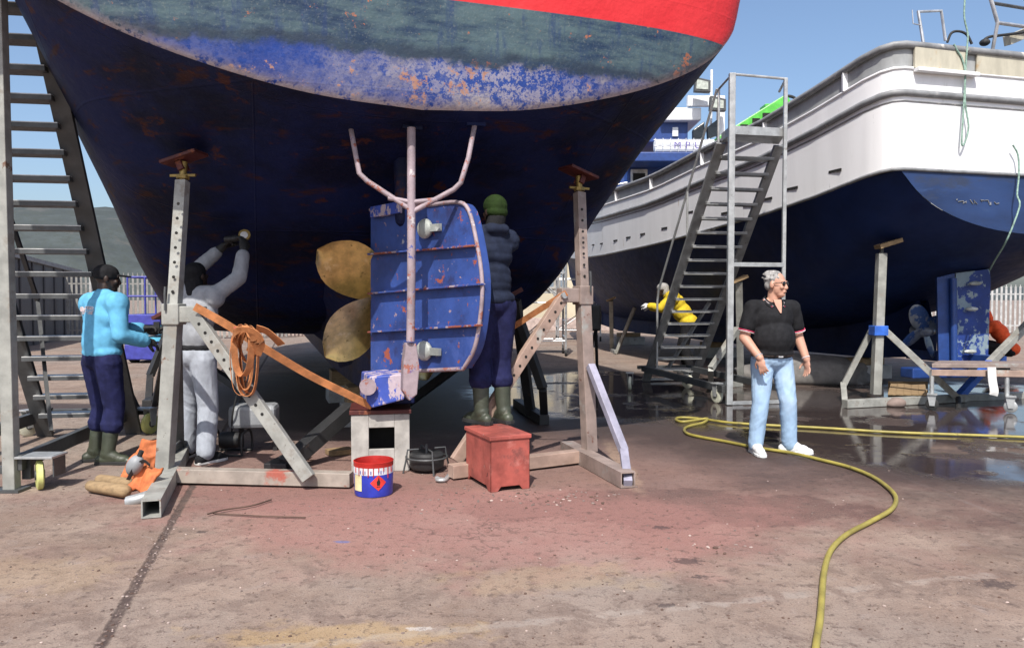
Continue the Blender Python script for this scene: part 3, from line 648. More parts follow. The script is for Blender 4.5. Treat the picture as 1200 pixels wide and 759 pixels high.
# the brownish stand under the starboard quarter
base = P(691, 540, 7.0); base.z = .10
boat_stand('brown and grey boat stand with a lilac front brace beside the red box', base, P(679, 226, 7.3), P(683, 346, 7.08),
    G(528, 552, .07), G(736, 562, .068), G(664, 524, .068), P(664, 342, 6.98), G(534, 540, .12),
    [([P(692, 428, 6.95), P(731, 528, 6.42), G(736, 566, .04)], None, .07)],
    ('brown_paint', 'pink_paint', 'pink_paint', 'brown_paint', 'lilac_paint'))
# black stands farther along the hull
def black_stand(label, pts, ground):
    t = thing('boat_stand', V(ground[0].x, ground[0].y, 0), label, 'boat stand', STANDS)
    one(lambda b: b.bar(pts[0], pts[1], .11, .11, 'black_steel'), 'post', t, bevel=.005)
    one(lambda b: b.bar(pts[2], pts[3], .10, .09, 'black_steel'), 'brace', t, bevel=.005)
    one(lambda b: b.bar(pts[3], pts[4], .09, .09, 'black_steel'), 'brace', t, bevel=.005)
    one(lambda b: b.bar(ground[0], ground[1], .12, .12, 'black_steel'), 'cross_foot', t, bevel=.005)
    one(lambda b: b.bar(pts[5], pts[6], .1, .1, 'black_steel'), 'strut', t, bevel=.005)
    one(lambda b: b.box(pts[0] + V(-.05, 0, .06), (.3, .24, .05), 'red_pad', rot=Matrix.Rotation(-.5, 3, 'Y')), 'pad', t)
black_stand('black boat stand standing behind the person in the green beanie', [P(604, 352, 9.0), G(622, 484, .06), P(609, 375, 9.0), P(636, 455, 8.85), G(638, 490, .05), P(602, 380, 9.1), G(470, 478, .1)], (G(638, 492, .06), G(606, 472, .06)))
black_stand('black boat stand lost in the shade below the port bilge', [P(196, 372, 11.5), G(192, 462, .06), P(194, 395, 11.5), P(176, 440, 11.3), G(174, 470, .05), P(198, 400, 11.5), G(300, 468, .1)], (G(172, 474, .06), G(196, 456, .06)))
# dark raking shore under the hull, keel blocks
t = thing('shore_beam', G(345, 540), 'dark raking shore leaning from the ground up to the keel behind the bucket', 'shore')
one(lambda b: b.bar(G(335, 545, .05), P(412, 478, 7.3), .13, .13, 'black_steel'), 'beam', t, bevel=.005)
one(lambda b: b.bar(G(322, 548, .035), G(352, 532, .035), .2, .07, 'black_steel'), 'foot', t, bevel=.004)
kb = thing('keel_block', G(446, 548), 'grey steel keel block with a square hole, chipped red along its top edge', 'keel block')
def blk(b):
    c = P(446, 512, 6.95); c.z = .255; w_, d_, h_ = .50, .52, .51; x, y = A.r * .97 + V(0, -.0, 0), A.a
    def q(sx, sy, z): return c + x * sx + y * sy + V(0, 0, z - c.z)
    b.prism([q(-.25, -.26, 0), q(.25, -.26, 0), q(.25, -.26, .5), q(-.25, -.26, .5)], y * .001, 'concrete_box')
fc = P(446, 512, 6.62); fc.z = 0
def block_body(b):
    x, y = V(.985, .17, 0), V(-.17, .985, 0); q = lambda a, e, z: fc + x * a + y * e + V(0, 0, z)
    W = .25; hx0, hx1, hz0, hz1 = -.10, .12, .20, .385
    for a0, a1, z0, z1 in ((-W, hx0, 0, .5), (hx1, W, 0, .5), (hx0, hx1, 0, hz0), (hx0, hx1, hz1, .5)):
        b.prism([q(a0, 0, z0), q(a1, 0, z0), q(a1, 0, z1), q(a0, 0, z1)], y * .03, 'concrete_box')
    for a in (-W + .015, W - .015): b.prism([q(a - .015, .03, 0), q(a + .015, .03, 0), q(a + .015, .03, .5), q(a - .015, .03, .5)], y * .5, 'concrete_box')
    b.prism([q(-W, .53, 0), q(W, .53, 0), q(W, .53, .5), q(-W, .53, .5)], y * .02, 'black_steel')
one(block_body, 'body', kb, bevel=.006)
def block_top(b):
    x, y = V(.985, .17, 0), V(-.17, .985, 0); q = lambda a, e, z: fc + x * a + y * e + V(0, 0, z)
    b.prism([q(-.265, -.012, .502), q(.265, -.012, .502), q(.265, .56, .502), q(-.265, .56, .502)], V(0, 0, .035), 'red_pad')
one(block_top, 'top_plate', kb, bevel=.004)
for k, v in enumerate((3.4, 5.6)):
    t = thing('keel_block', A(0, v, 0), ('stacked dark keel block deep under the trawler, just ahead of its propeller', 'stacked dark keel block farther in under the middle of the trawler')[k], 'keel block')
    one(lambda b: b.box(A(0, v, .12), (.6, .5, .24), 'concrete_box', R(18)), 'lower_block', t, bevel=.01)
    one(lambda b: b.box(A(0, v, .352), (.5, .4, .22), 'timber', R(18)), 'upper_block', t, bevel=.01)
t = thing('timber_plank', G(398, 529), 'short yellow timber offcut lying by the keel block', 'plank')
one(lambda b: b.bar(G(384, 530, .03), G(412, 527, .03), .16, .05, 'timber'), 'plank', t, bevel=.004)

# ------------------------------------------------------------------ the white and navy boat
B = Ship(7.55, 11.0, R(15))
CH = [(0, 3.22), (1.35, 3.02), (2.75, 2.88), (4.57, 2.77), (6.75, 2.66), (10, 2.62), (14, 2.72), (18, 3.0), (20.8, 3.4)]
RL = [(0, 4.88), (1.35, 4.62), (2.75, 4.42), (4.57, 4.32), (6.75, 4.14), (10, 4.2), (14, 4.5), (18, 5.0), (20.8, 5.5)]
HB = [(0, 2.45), (.04, 2.52), (.15, 2.60), (.4, 2.66), (1.35, 2.72), (4, 2.8), (7, 2.82), (10, 2.66), (13, 2.2), (16, 1.45), (18.5, .75), (20.2, .25), (20.8, .03)]
wb = thing('fishing_boat', B(0, 8, 0), 'white and navy fishing boat with a grey rub rail, behind the man in black', 'boat')
st2 = [
 [(0, 0, 2.40), (.8, 0, 2.46), (1.5, 0, 2.62), (2.05, 0, 2.88), (2.40, 0, 3.20), (2.43, 0, 3.21), (2.45, 0, 3.22)],
 [(0, .5, 2.2), (.9, .5, 2.26), (1.6, .5, 2.42), (2.1, .5, 2.66), (2.45, .5, 2.94), (2.6, .5, 3.08), (2.67, .5, lerp_tab(.5, CH))],
 [(0, 1.4, 1.85), (.9, 1.4, 1.9), (1.6, 1.4, 2.02), (2.1, 1.4, 2.2), (2.4, 1.4, 2.5), (2.6, 1.4, 2.8), (2.72, 1.4, lerp_tab(1.4, CH))],
 [(0, 3, 1.15), (.8, 3, 1.22), (1.5, 3, 1.38), (2.0, 3, 1.65), (2.35, 3, 2.1), (2.62, 3, 2.55), (2.77, 3, lerp_tab(3, CH))],
 [(0, 5.5, .85), (.8, 5.5, .9), (1.6, 5.5, 1.05), (2.15, 5.5, 1.35), (2.5, 5.5, 1.9), (2.7, 5.5, 2.4), (2.81, 5.5, lerp_tab(5.5, CH))],
 [(0, 9, .82), (.8, 9, .88), (1.5, 9, 1.05), (2.0, 9, 1.4), (2.35, 9, 1.9), (2.58, 9, 2.3), (2.73, 9, lerp_tab(9, CH))],
 [(0, 13, .8), (.5, 13, .92), (1.0, 13, 1.2), (1.4, 13, 1.55), (1.75, 13, 2.0), (2.0, 13, 2.4), (2.2, 13, lerp_tab(13, CH))],
 [(0, 16, .85), (.2, 16, 1.05), (.45, 16, 1.4), (.7, 16, 1.8), (.95, 16, 2.2), (1.2, 16, 2.5), (1.45, 16, lerp_tab(16, CH))],
 [(0, 18.6, 1.0), (.05, 18.6, 1.3), (.12, 18.6, 1.7), (.22, 18.6, 2.1), (.36, 18.6, 2.5), (.52, 18.6, 2.8), (.72, 18.6, lerp_tab(18.6, CH))],
 [(0, 20.3, 2.4), (.01, 20.35, 2.6), (.02, 20.4, 2.8), (.03, 20.5, 2.95), (.04, 20.6, 3.1), (.05, 20.7, 3.25), (.06, 20.8, 3.4)],
]
low2 = loft(st2, 4, 5); full2 = mirror_rows(low2)
b = MB(); b.grid([[B(*p) for p in r_] for r_ in full2], 'navy_hull')
b.build('hull', wb, smooth=60)
def transom_blue(b):
    bot = full2[0]; c = B(0, -.012, 3.0)
    arc = [B(p.x, -.012, p.z) for p in bot]; b.add(arc, [tuple(range(len(arc)))], 'blue_transom')
one(transom_blue, 'lower_transom', wb)
def path2():
    pts = [(u, -.012) for u in (0, .6, 1.2, 1.8, 2.2, 2.38)] + [(h, v) for v, h in HB[1:]]
    fine = [(pts[0][0], pts[0][1])]
    for (u0, v0), (u1, v1) in zip(pts, pts[1:]):
        n = max(1, int(abs(v1 - v0) / .8) + 1)
        for k in range(1, n + 1): fine.append((u0 + (u1 - u0) * k / n, v0 + (v1 - v0) * k / n))
    return fine
pth = path2(); loop = [(-u, v) for u, v in reversed(pth)][:-1] + pth
def band(b, fa, fb, mat, off=0.0, offb=None, sub=1):
    rows = []
    for k in range(sub + 1):
        q = k / sub; f = fa + (fb - fa) * q; row = []
        for u, v in loop:
            zc, zr = lerp_tab(max(0, v), CH), lerp_tab(max(0, v), RL); fl = .05 * f + off
            n = Vector((u, 0)).normalized() if v > .3 else (Vector((u * .4, -1)).normalized() if v < .05 else Vector((u, -.8)).normalized())
            row.append(B(u + n.x * fl, v + n.y * fl, zc + (zr - zc) * f))
        rows.append(row)
    b.grid(rows, mat, True)
one(lambda b: band(b, 0, .82, 'white_hull', sub=6), 'topsides', wb, smooth=45)
def inner_band(b):
    band(b, .82, .985, 'grey_bulwark', -.03)
one(inner_band, 'bulwark', wb, smooth=45)
def edge_tube(f, off, r, mat, name, n=8, rng=None):
    pts = []
    for u, v in loop:
        if rng and not rng(u, v): continue
        zc, zr = lerp_tab(max(0, v), CH), lerp_tab(max(0, v), RL); fl = .05 * f + off
        nn = Vector((u, 0)).normalized() if v > .3 else (Vector((u * .4, -1)).normalized() if v < .05 else Vector((u, -.8)).normalized())
        pts.append(B(u + nn.x * fl, v + nn.y * fl, zc + (zr - zc) * f))
    return one(lambda b: b.tube(pts, r, mat, n), name, wb, smooth=50)
edge_tube(1.0, .0, .05, 'rub_rail', 'cap_rail')
edge_tube(.62, .012, .048, 'rub_rail', 'rub_rail')
edge_tube(.815, .0, .022, 'white_hull', 'upper_strake')
edge_tube(.012, .01, .026, 'rub_rail', 'lower_strake')
edge_tube(.555, .003, .012, 'rub_rail', 'strake_line', 6)
# bulwark stanchions, scuppers
for v in (.75, 2.6, 4.6, 6.8, 9, 11.5, 14):
    u = -lerp_tab(v, HB); zc, zr = lerp_tab(v, CH), lerp_tab(v, RL)
    one(lambda b: b.bar(B(u - .035, v, zc + (zr - zc) * .82), B(u - .045, v, zr - .02), .07, .05, 'white_hull', V(0, 1, 0)), 'stanchion', wb)
for v, f in ((.95, .17), (1.9, .17), (2.55, .16), (3.1, .16), (3.8, .15), (5.1, .30), (6.2, .2), (7.3, .2), (8.2, .2), (9.1, .2), (10.2, .2), (11.2, .2), (12.2, .2), (13.2, .2)):
    u = -lerp_tab(v, HB); zc, zr = lerp_tab(v, CH), lerp_tab(v, RL); dv = B.a * .13
    c = B(u - .012, v, zc + (zr - zc) * f)
    one(lambda b: b.bar(c - dv, c + dv, .02, .035, 'hole'), 'scupper', wb)
# stained loading gate on the stern rail
def gate(b):
    b.box(B(-1.86, -.065, 4.72), (.85, .04, .30), 'tan_panel', R(15)); b.box(B(-1.78, -.10, 4.545), (1.0, .10, .05), 'white_hull', R(15))
one(gate, 'stern_gate', wb, bevel=.006)
one(lambda b: b.box(B(.2, -.055, 4.72), (2.9, .03, .29), 'tan_panel', R(15)), 'stern_panel', wb, bevel=.004)
deck2 = MB()
for (u, v), (u1, v1) in zip(pth, pth[1:]):
    z0, z1 = lerp_tab(max(0, v), RL) - .75, lerp_tab(max(0, v1), RL) - .75
    deck2.add([B(u - .05 if u > .1 else u, max(v, .02), z0), B(u1 - .05 if u1 > .1 else u1, max(.02, v1), z1), B(-u1 + .05 if u1 > .1 else -u1, max(.02, v1), z1), B(-u + .05 if u > .1 else -u, max(v, .02), z0)], [(0, 1, 2, 3)], 'grey_bulwark')
deck2.build('deck', wb)
# hoop on the stern rail, loose hoses, gantry tubes
one(lambda b: b.tube([P(1082, 50, 10.6), P(1076, 14, 10.6), P(1103, 13, 10.8), P(1108, 48, 10.8)], .022, 'alu', 8), 'stern_hoop', wb, smooth=40)
one(lambda b: b.tube([P(1080, 30, 10.6), P(1070, 28, 10.5), P(1069, 12, 10.5)], .008, 'alu', 6), 'hoop_hook', wb)
gantry = one(lambda b: b.tube([P(1158, -12, 10.9), P(1169, 27, 10.9), P(1212, 33, 11.4)], .028, 'alu', 8), 'stern_gantry', wb, smooth=40)
one(lambda b: (b.tube([P(1169, 27, 10.9), P(1169, 27, 10.9) + V(.05, .35, -.9)], .026, 'alu', 8), b.tube([P(1212, 33, 11.4), P(1212, 33, 11.4) + V(.05, .35, -1.0)], .026, 'alu', 8)), 'gantry_leg', gantry)
one(lambda b: b.tube([P(1164, 4, 10.92), P(1212, 12, 11.4)], .024, 'dark_steel', 8), 'gantry_bar', gantry)
def hoses(b):
    b.tube(crom([P(1110, 50, 10.9), P(1115, 39, 10.9), P(1124, 37, 10.9), P(1133, 41, 10.9), P(1139, 52, 10.9)], 5), .018, 'rubber', 8)
    b.tube(crom([P(1150, 50, 11.0), P(1158, 44, 11.0), P(1170, 42, 11.0), P(1186, 40, 11.1), P(1212, 36, 11.3)], 5), .02, 'rubber', 8)
one(hoses, 'deck_hose', wb, smooth=50)
one(lambda b: (b.bar(P(1180, 48, 11.2), P(1214, 34, 11.6), .10, .14, 'tan_panel'), b.ell(P(1154, 50, 11.0), (.07, .07, .05), 'rubber')), 'derrick', wb, bevel=.005)
# keel, rudder, propeller
def fin2(b):
    rows = []
    for v, z0, z1, w_ in ((1.9, .62, .9, .12), (2.3, .5, 1.9, .2), (3.2, .42, 1.3, .26), (6, .4, .95, .3), (15, .45, 1.0, .28), (18.4, .75, 1.3, .12)):
        rows.append([B(s * w_ / 2, v, z) for s, z in ((-1, z1), (-1, z0), (1, z0), (1, z1))])
    b.grid(rows, 'navy_hull'); b.add(rows[0], [(0, 1, 2, 3)], 'navy_hull'); b.bar(B(0, .6, .55), B(0, 2.4, .55), .2, .16, 'ship_blue')
one(fin2, 'keel', wb)
rc = 12.0
rud2 = one(lambda b: (b.prism([P(1121, 424, rc), P(1120, 320, rc), P(1160, 315, rc + .1), P(1161, 330, rc + .1), P(1158, 422, rc + .1)], V(.03, .10, 0), 'blue_rudder2'),
                     b.prism([P(1100, 424, rc - .05), P(1098, 325, rc - .05), P(1119, 320, rc - .05), P(1120, 424, rc - .05)], V(.03, .10, 0), 'ship_blue')), 'rudder', wb, bevel=.006)
one(lambda b: b.tube([P(1117, 326, rc - .1), P(1118, 424, rc - .1)], .05, 'ship_blue', 12), 'rudder_post', rud2, smooth=50)
for x, y in ((1143, 332), (1139, 362), (1137, 412)): one(lambda b: b.ell(P(x, y, rc - .06), (.10, .04, .035), 'anode'), 'anode', rud2, smooth=60)
p2 = P(1083, 388, 12.5)
prop2 = one(lambda b: b.lathe(p2, [(0, -.2), (.06, -.17), (.10, 0), (.11, .2), (0, .2)], 'steel_blue', 16, B.a), 'propeller', wb, smooth=50)
for k in range(4):
    a = R(205 + 90 * k); rd = B.r * math.cos(a) + z_ * math.sin(a)
    rt = Matrix((rd, B.a.cross(rd) * .9 + B.a * .4, B.a)).transposed()
    rt = Matrix((rd, (rd.cross(B.a) * .85 + B.a * .5).normalized(), rd.cross((rd.cross(B.a) * .85 + B.a * .5).normalized()))).transposed()
    one(lambda b: b.ell(p2 + rd * .24, (.24, .15, .02), 'steel_blue', rt, 18, 9), 'propeller_blade', wb, smooth=60)
one(lambda b: b.box(P(1095, 436, 12.2), (1.0, .3, .16), 'ship_blue', R(10)), 'heel', wb, bevel=.02)
# draught scribbles on the transom and side
random.seed(5)
def scribble(b, x0, x1, y0, y1, d, n, mat='white_trim'):
    for k in range(n):
        x = x0 + (x1 - x0) * k / n; pts = []
        for j in range(5): pts.append(Vector((x + random.uniform(-2, 4), random.uniform(y0, y1))))
        b.tube([P(p.x, p.y, d) for p in pts], .006, mat, 5)
def scr_on_transom(b, u0, u1, z0, z1, n):
    for k in range(n):
        u = u0 + (u1 - u0) * k / n
        b.tube([B(u + random.uniform(-.02, .08), -.02, random.uniform(z0, z1)) for j in range(3)], .006, 'rub_rail', 5)
one(lambda b: scr_on_transom(b, -1.55, -.75, 2.80, 2.87, 9), 'draught_mark', wb)
# the wheelhouse stands forward
def wheelhouse(b):
    b.box(B(0, 13.0, 5.0), (2.6, 3.4, 2.2), 'ship_white', R(15))
wh = None
hl = thing('boat_stand', G(1020, 472), 'slim grey boat stand with a blue-taped collar under the white boat', 'boat stand', STANDS)
bs = G(1026, 470); bt = P(1033, 297, 11.25)
one(lambda b: b.bar(bs + z_ * .1, bt, .12, .12, 'grey_paint'), 'post', hl, bevel=.006)
one(lambda b: b.box(bs + (bt - bs) * .48, (.2, .2, .14), 'blue_tape'), 'collar', hl, bevel=.006)
one(lambda b: b.bar(P(1034, 384, 11.35), G(1121, 465, .1), .09, .09, 'grey_paint'), 'strut', hl, bevel=.005)
one(lambda b: (b.bar(P(1023, 384, 11.4), P(988, 452, 11.5), .08, .08, 'grey_paint'), b.bar(P(988, 450, 11.5), G(990, 472), .08, .08, 'grey_paint')), 'brace', hl, bevel=.005)
one(lambda b: b.bar(G(990, 473, .06), G(1130, 466, .06), .11, .11, 'grey_paint'), 'base_beam', hl, bevel=.005)
one(lambda b: b.tube([bt, bt + z_ * .12], .03, 'dark_steel', 8), 'jack_screw', hl)
one(lambda b: b.box(bt + V(.09, -.02, .14), (.34, .2, .06), 'timber', rot=Matrix.Rotation(-.3, 3, 'Y')), 'pad', hl, bevel=.004)
hl = thing('boat_stand', G(1150, 466), 'blue-footed raking strut of a boat stand beyond the trestle', 'boat stand', STANDS)
one(lambda b: b.bar(P(1212, 372, 11.9), P(1160, 425, 11.5), .1, .1, 'grey_paint'), 'strut', hl, bevel=.005)
one(lambda b: b.bar(P(1160, 425, 11.5), G(1124, 464, .08), .1, .1, 'blue_tape'), 'strut_foot', hl, bevel=.005)
one(lambda b: b.bar(P(1214, 285, 12.0), G(1216, 470, .1), .12, .12, 'grey_paint'), 'post', hl, bevel=.006)
one(lambda b: b.bar(G(1118, 466, .05), G(1225, 462, .05), .11, .1, 'grey_paint'), 'base_beam', hl, bevel=.005)
# stands forward: a bent brace behind the stairs, a pair under the bow
def simple_stand(label, top, foot, a0, a1, bent=None, mat='grey_paint'):
    t = thing('boat_stand', foot, label, 'boat stand', STANDS)
    one(lambda b: b.bar(foot + z_ * .08, top, .11, .11, mat), 'post', t, bevel=.005)
    def br(b):
        pts = [a0] + ([bent] if bent else []) + [a1]
        for p, q in zip(pts, pts[1:]): b.bar(p, q, .085, .085, mat)
    one(br, 'brace', t, bevel=.005)
    one(lambda b: b.bar(foot + z_ * .05, Vector((a1.x, a1.y, .05)), .1, .1, mat), 'base_beam', t, bevel=.005)
    one(lambda b: b.box(top + z_ * .04, (.26, .2, .05), 'timber', rot=Matrix.Rotation(-.4, 3, 'Y')), 'pad', t)
simple_stand('grey boat stand with a bent brace, seen between the stair posts', P(866, 330, 12.6), G(868, 452), P(864, 385, 12.5), G(833, 455, .02), P(833, 432, 12.0))
simple_stand('slender pale boat stand beneath the far bow, by the beige building', P(716, 352, 21), G(717, 412), P(744, 360, 20.5), G(722, 414, .02))
for k, (v, lb) in enumerate(((3.6, 'low timber keel block under the white boat close to its rudder'), (9, 'low timber keel block under the middle of the white boat'), (14.5, 'low timber keel block under the bow of the white boat'))):
    t = thing('keel_block', B(0, v, 0), lb, 'keel block')
    one(lambda b: b.box(B(0, v, .13), (1.0, .4, .26), 'concrete_box', R(15)), 'lower_block', t, bevel=.01)
    one(lambda b: b.box(B(0, v, .33), (.7, .35, .13), 'timber', R(15)), 'upper_block', t, bevel=.01)
# ropes
def rope(name, pts, r, label, mat='rope_green', n=6):
    b = MB(); pl = crom(pts, n)
    b.tube(pl, r, mat, 7); o = b.build(name, smooth=60); return tag(o, label, 'rope')
tz = 10.42
def tp(px, py, off=-.10):                                      # a point just off the transom
    r = ray(px, py); o = V(0, 0, EYE); n = B.a; q = (B(0, off, 0) - o).dot(n) / r.dot(n); return o + r * q
rope('hanging_rope', [tp(1131, -8), tp(1130, 20), tp(1134, 40), tp(1133, 60), tp(1131, 90), tp(1129, 130), tp(1127, 168), tp(1131, 166), tp(1135, 148), tp(1131, 120), tp(1131, 85), tp(1127, 68), tp(1122, 60), tp(1118, 52)], .012, 'pale green rope looped over the white stern rail, hanging down the transom')
rope('mooring_rope', [tp(1187, 170), tp(1193, 182), tp(1194, 205), tp(1192, 228, -.14), tp(1195, 240, -.2), tp(1188, 262, -.2), tp(1178, 285, -.1), tp(1166, 305, .3), tp(1160, 316, .7)], .012, 'thin green rope slung from the blue transom down to the rudder head')

# ------------------------------------------------------------------ green deck crane on the white boat
gc = thing('deck_crane', P(880, 150, 17.5), 'bright green folded deck crane rising above the white boat bulwark', 'crane')
def gcp(x, y, d=17.5): return P(x, y, d)
one(lambda b: b.bar(gcp(842, 168), gcp(922, 118), .34, .26, 'green'), 'boom', gc, bevel=.02)
one(lambda b: (b.bar(gcp(856, 166, 17.3), gcp(914, 134, 17.3), .20, .2, 'green'), b.box(gcp(870, 160), (.3, .3, .2), 'green')), 'inner_boom', gc, bevel=.02)
one(lambda b: b.box(gcp(906, 150, 17.6), (.5, .4, 1.0), 'green'), 'pedestal', gc, bevel=.02)
for x in (872, 886, 898): one(lambda b: b.box(gcp(x, 155 - (x - 860) * .52, 17.17), (.16, .04, .10), 'hole'), 'boom_hole', gc)
one(lambda b: b.tube(crom([gcp(908, 133, 17.4), gcp(912, 120, 17.4), gcp(922, 113, 17.4), gcp(932, 116, 17.4), gcp(930, 126, 17.4)], 5), .035, 'rubber', 8), 'hydraulic_hose', gc, smooth=50)
one(lambda b: b.tube(crom([gcp(914, 128, 17.5), gcp(920, 118, 17.5), gcp(927, 121, 17.5), gcp(925, 130, 17.5)], 5), .03, 'rubber', 8), 'hydraulic_hose', gc, smooth=50)

# ------------------------------------------------------------------ blue and white ship beyond the bow
D3 = 40
sp = lambda x, y, d=D3: P(x, y, d)
ship = thing('ship', V(sp(760, 300).x, D3, 0), 'tall blue and white ship with floodlights on its mast, beyond the white bow', 'ship')
def blk3(b, x0, x1, y0, y1, d, dep, mat):
    a, c = P(x0, y1, d), P(x1, y0, d); b.box(((a.x + c.x) / 2, d + dep / 2, (a.z + c.z) / 2), (c.x - a.x, dep, c.z - a.z), mat)
def hull3(b):
    x0, x1 = P(640, 0, 40).x, P(900, 0, 40).x; zt = P(0, 232, 40).z
    rows = []
    for z, k in ((.6, .55), (2, .8), (4, .95), (zt, 1.0)):
        rows.append([V(x0 + (1 - k) * 3, 43, z), V(x0 + (1 - k) * 2, 41 - k, z), V(x0 + 3, 41 - k, z), V(x1, 41 - k, z), V(x1 + 2, 43, z), V(x1, 47, z), V(x0 + 2, 47, z), V(x0 + (1 - k) * 3, 43, z)])
    b.grid(rows, 'ship_blue'); b.add(rows[-1][:-1], [tuple(range(7))], 'grey_bulwark')
one(hull3, 'hull', ship)
dk = one(lambda b: blk3(b, 716, 870, 186, 240, 41.2, 5, 'ship_blue'), 'deckhouse', ship)
one(lambda b: blk3(b, 739, 759, 198, 236, 41.1, .3, 'sack'), 'door_frame', dk, bevel=.05)
one(lambda b: blk3(b, 742, 756, 203, 240, 41.0, .2, 'hole'), 'doorway', dk)
one(lambda b: blk3(b, 741, 880, 178, 189, 39.2, 6, 'ship_blue'), 'bridge_deck', ship, bevel=.05)
one(lambda b: blk3(b, 767, 868, 163, 178, 39.8, .5, 'ship_white'), 'bridge_bulwark', ship, bevel=.15)
def rails3(b):
    for y in (164, 171): b.tube([P(766, y, 39.6), P(832, y, 39.6)], .03, 'alu', 6)
    for x in range(768, 834, 9): b.tube([P(x, 178, 39.6), P(x, 162, 39.6)], .025, 'alu', 6)
one(rails3, 'railing', ship)
wl = one(lambda b: blk3(b, 752, 806, 143, 166, 41.5, 3.5, 'ship_blue'), 'wheelhouse', ship)
one(lambda b: blk3(b, 788, 795, 149, 160, 41.4, .2, 'ship_white'), 'window', wl, bevel=.03)
one(lambda b: (blk3(b, 775, 822, 126, 141, 41.0, 4, 'ship_white'), b.prism([P(812, 152, 40.6), P(826, 142, 40.6), P(826, 166, 40.6), P(812, 166, 40.6)], V(0, .3, 0), 'dark_glass')), 'upper_bridge', ship, bevel=.06)
one(lambda b: b.prism([P(829, 149, 40.5), P(842, 139, 40.5), P(842, 158, 40.5), P(830, 163, 40.5)], V(0, .3, 0), 'dark_glass'), 'bridge_window', ship)
one(lambda b: blk3(b, 841, 850, 112, 175, 40.8, .4, 'ship_white'), 'mast', ship, bevel=.04)
one(lambda b: (blk3(b, 806, 846, 112, 124, 40.9, .3, 'ship_white'), b.tube([P(834, 82, 41), P(833, 150, 41)], .07, 'ship_white', 8)), 'mast_yard', ship)
for x, y in ((824, 100), (842, 122)):
    fl = one(lambda b: b.prism([P(x - 9, y - 10, 39.9), P(x + 9, y - 6, 39.9), P(x + 9, y + 8, 39.9), P(x - 10, y + 7, 39.9)], V(0, .35, 0), 'dark_steel'), 'floodlight', ship, bevel=.03)
    one(lambda b: b.prism([P(x - 7, y - 7, 39.87), P(x + 6, y - 4, 39.87), P(x + 6, y + 5, 39.87), P(x - 8, y + 4, 39.87)], V(0, .02, 0), 'lamp_glass'), 'lens', fl)
def text(body, loc, size, mat, name, parent, rot=(math.pi / 2, 0, 0), extrude=.01):
    cu = bpy.data.curves.new('txt', 'FONT'); cu.body = body; cu.size = size; cu.extrude = extrude; cu.align_x = 'CENTER'; cu.align_y = 'CENTER'
    tmp = bpy.data.objects.new('txt', cu); COL.objects.link(tmp); dg = bpy.context.evaluated_depsgraph_get()
    me = bpy.data.meshes.new_from_object(tmp.evaluated_get(dg)); bpy.data.objects.remove(tmp); me.materials.clear(); me.materials.append(M[mat])
    o = bpy.data.objects.new(name, me); COL.objects.link(o); o.parent = parent; o.location = Vector(loc) - parent_world(parent); o.rotation_euler = rot; return o
for ch_, lx_ in (('M', 794), ('P', 806), ('U', 818)): text(ch_, P(lx_, 170.5, 39.5), .5, 'purple', 'letter', ship)
def clutter(b):
    for x in (700, 708, 716, 726): b.tube([P(x, 236, 39.5), P(x, 212, 39.5)], .05, 'ship_blue', 6)
    b.tube([P(696, 222, 39.5), P(735, 214, 39.5)], .05, 'alu', 6); b.tube([P(728, 190, 40), P(728, 240, 40)], .35, 'ship_blue', 10)
    b.tube([P(712, 205, 40), P(712, 240, 40)], .25, 'ship_blue', 10)
one(clutter, 'bow_rail', ship)

# ------------------------------------------------------------------ rolling boarding stairs
def caster(parent, p, r, mat, yaw, plate=True, name='caster_wheel'):
    ax = V(math.cos(yaw), math.sin(yaw), 0); fd = V(-ax.y, ax.x, 0)
    wl = one(lambda b: b.lathe(p - ax * .025, [(r * .3, 0), (r * .8, -.002), (r, .008), (r, .042), (r * .8, .052), (r * .3, .05)], mat, 22, ax), name, parent, smooth=40)
    one(lambda b: b.disc(p, r * .34, .07, ax, 'dark_steel', 12), 'hub', wl, smooth=40)
    if plate:
        br = MB()
        for s in (-1, 1): br.prism([p + ax * .045 * s + fd * -.05 + z_ * (r + .05), p + ax * .045 * s + fd * .06 + z_ * (r + .05), p + ax * .045 * s + fd * .03 - z_ * .02, p + ax * .045 * s - fd * .03 - z_ * .02], ax * .006, 'galv')
        br.box(p + z_ * (r + .055), (.13, .12, .015), 'galv', yaw); br.build('caster_fork', parent)
STAIRS = 'rolling boarding stairs'
# by the port side of the trawler: climbs towards the viewer, platform above the picture
ls = thing('boarding_stairs', G(60, 540), 'tall dark steel rolling stairs behind the worker in the sky-blue shirt', 'stairs', STAIRS)
ax = V(.16, -.987, 0).normalized(); sx = V(ax.y, -ax.x, 0) * -1    # ax: towards the viewer; sx: to the stairs' own right
sx = V(.987, .16, 0)
b0 = G(157, 509); b0.z = 0; n_tr = 19; run, rise = 2.25, 4.0
def lpt(s, k, dz=0): return b0 + ax * (run * k) - sx * s + z_ * (rise * k + dz)
for s in (0, .90): one(lambda b: b.bar(lpt(s, 0, .02), lpt(s, 1), .05, .16, 'dark_steel', sx), 'stringer', ls, bevel=.004)
for i in range(1, n_tr):
    k = i / n_tr + .012
    one(lambda b: (b.bar(lpt(.03, k), lpt(.87, k), .19, .04, 'dark_steel', z_), b.bar(lpt(.032, k, .023) , lpt(.868, k, .023), .194, .008, 'tread', z_)), 'tread', ls)  # dark body under a pale plate: underside shade and sunlit top put into colour
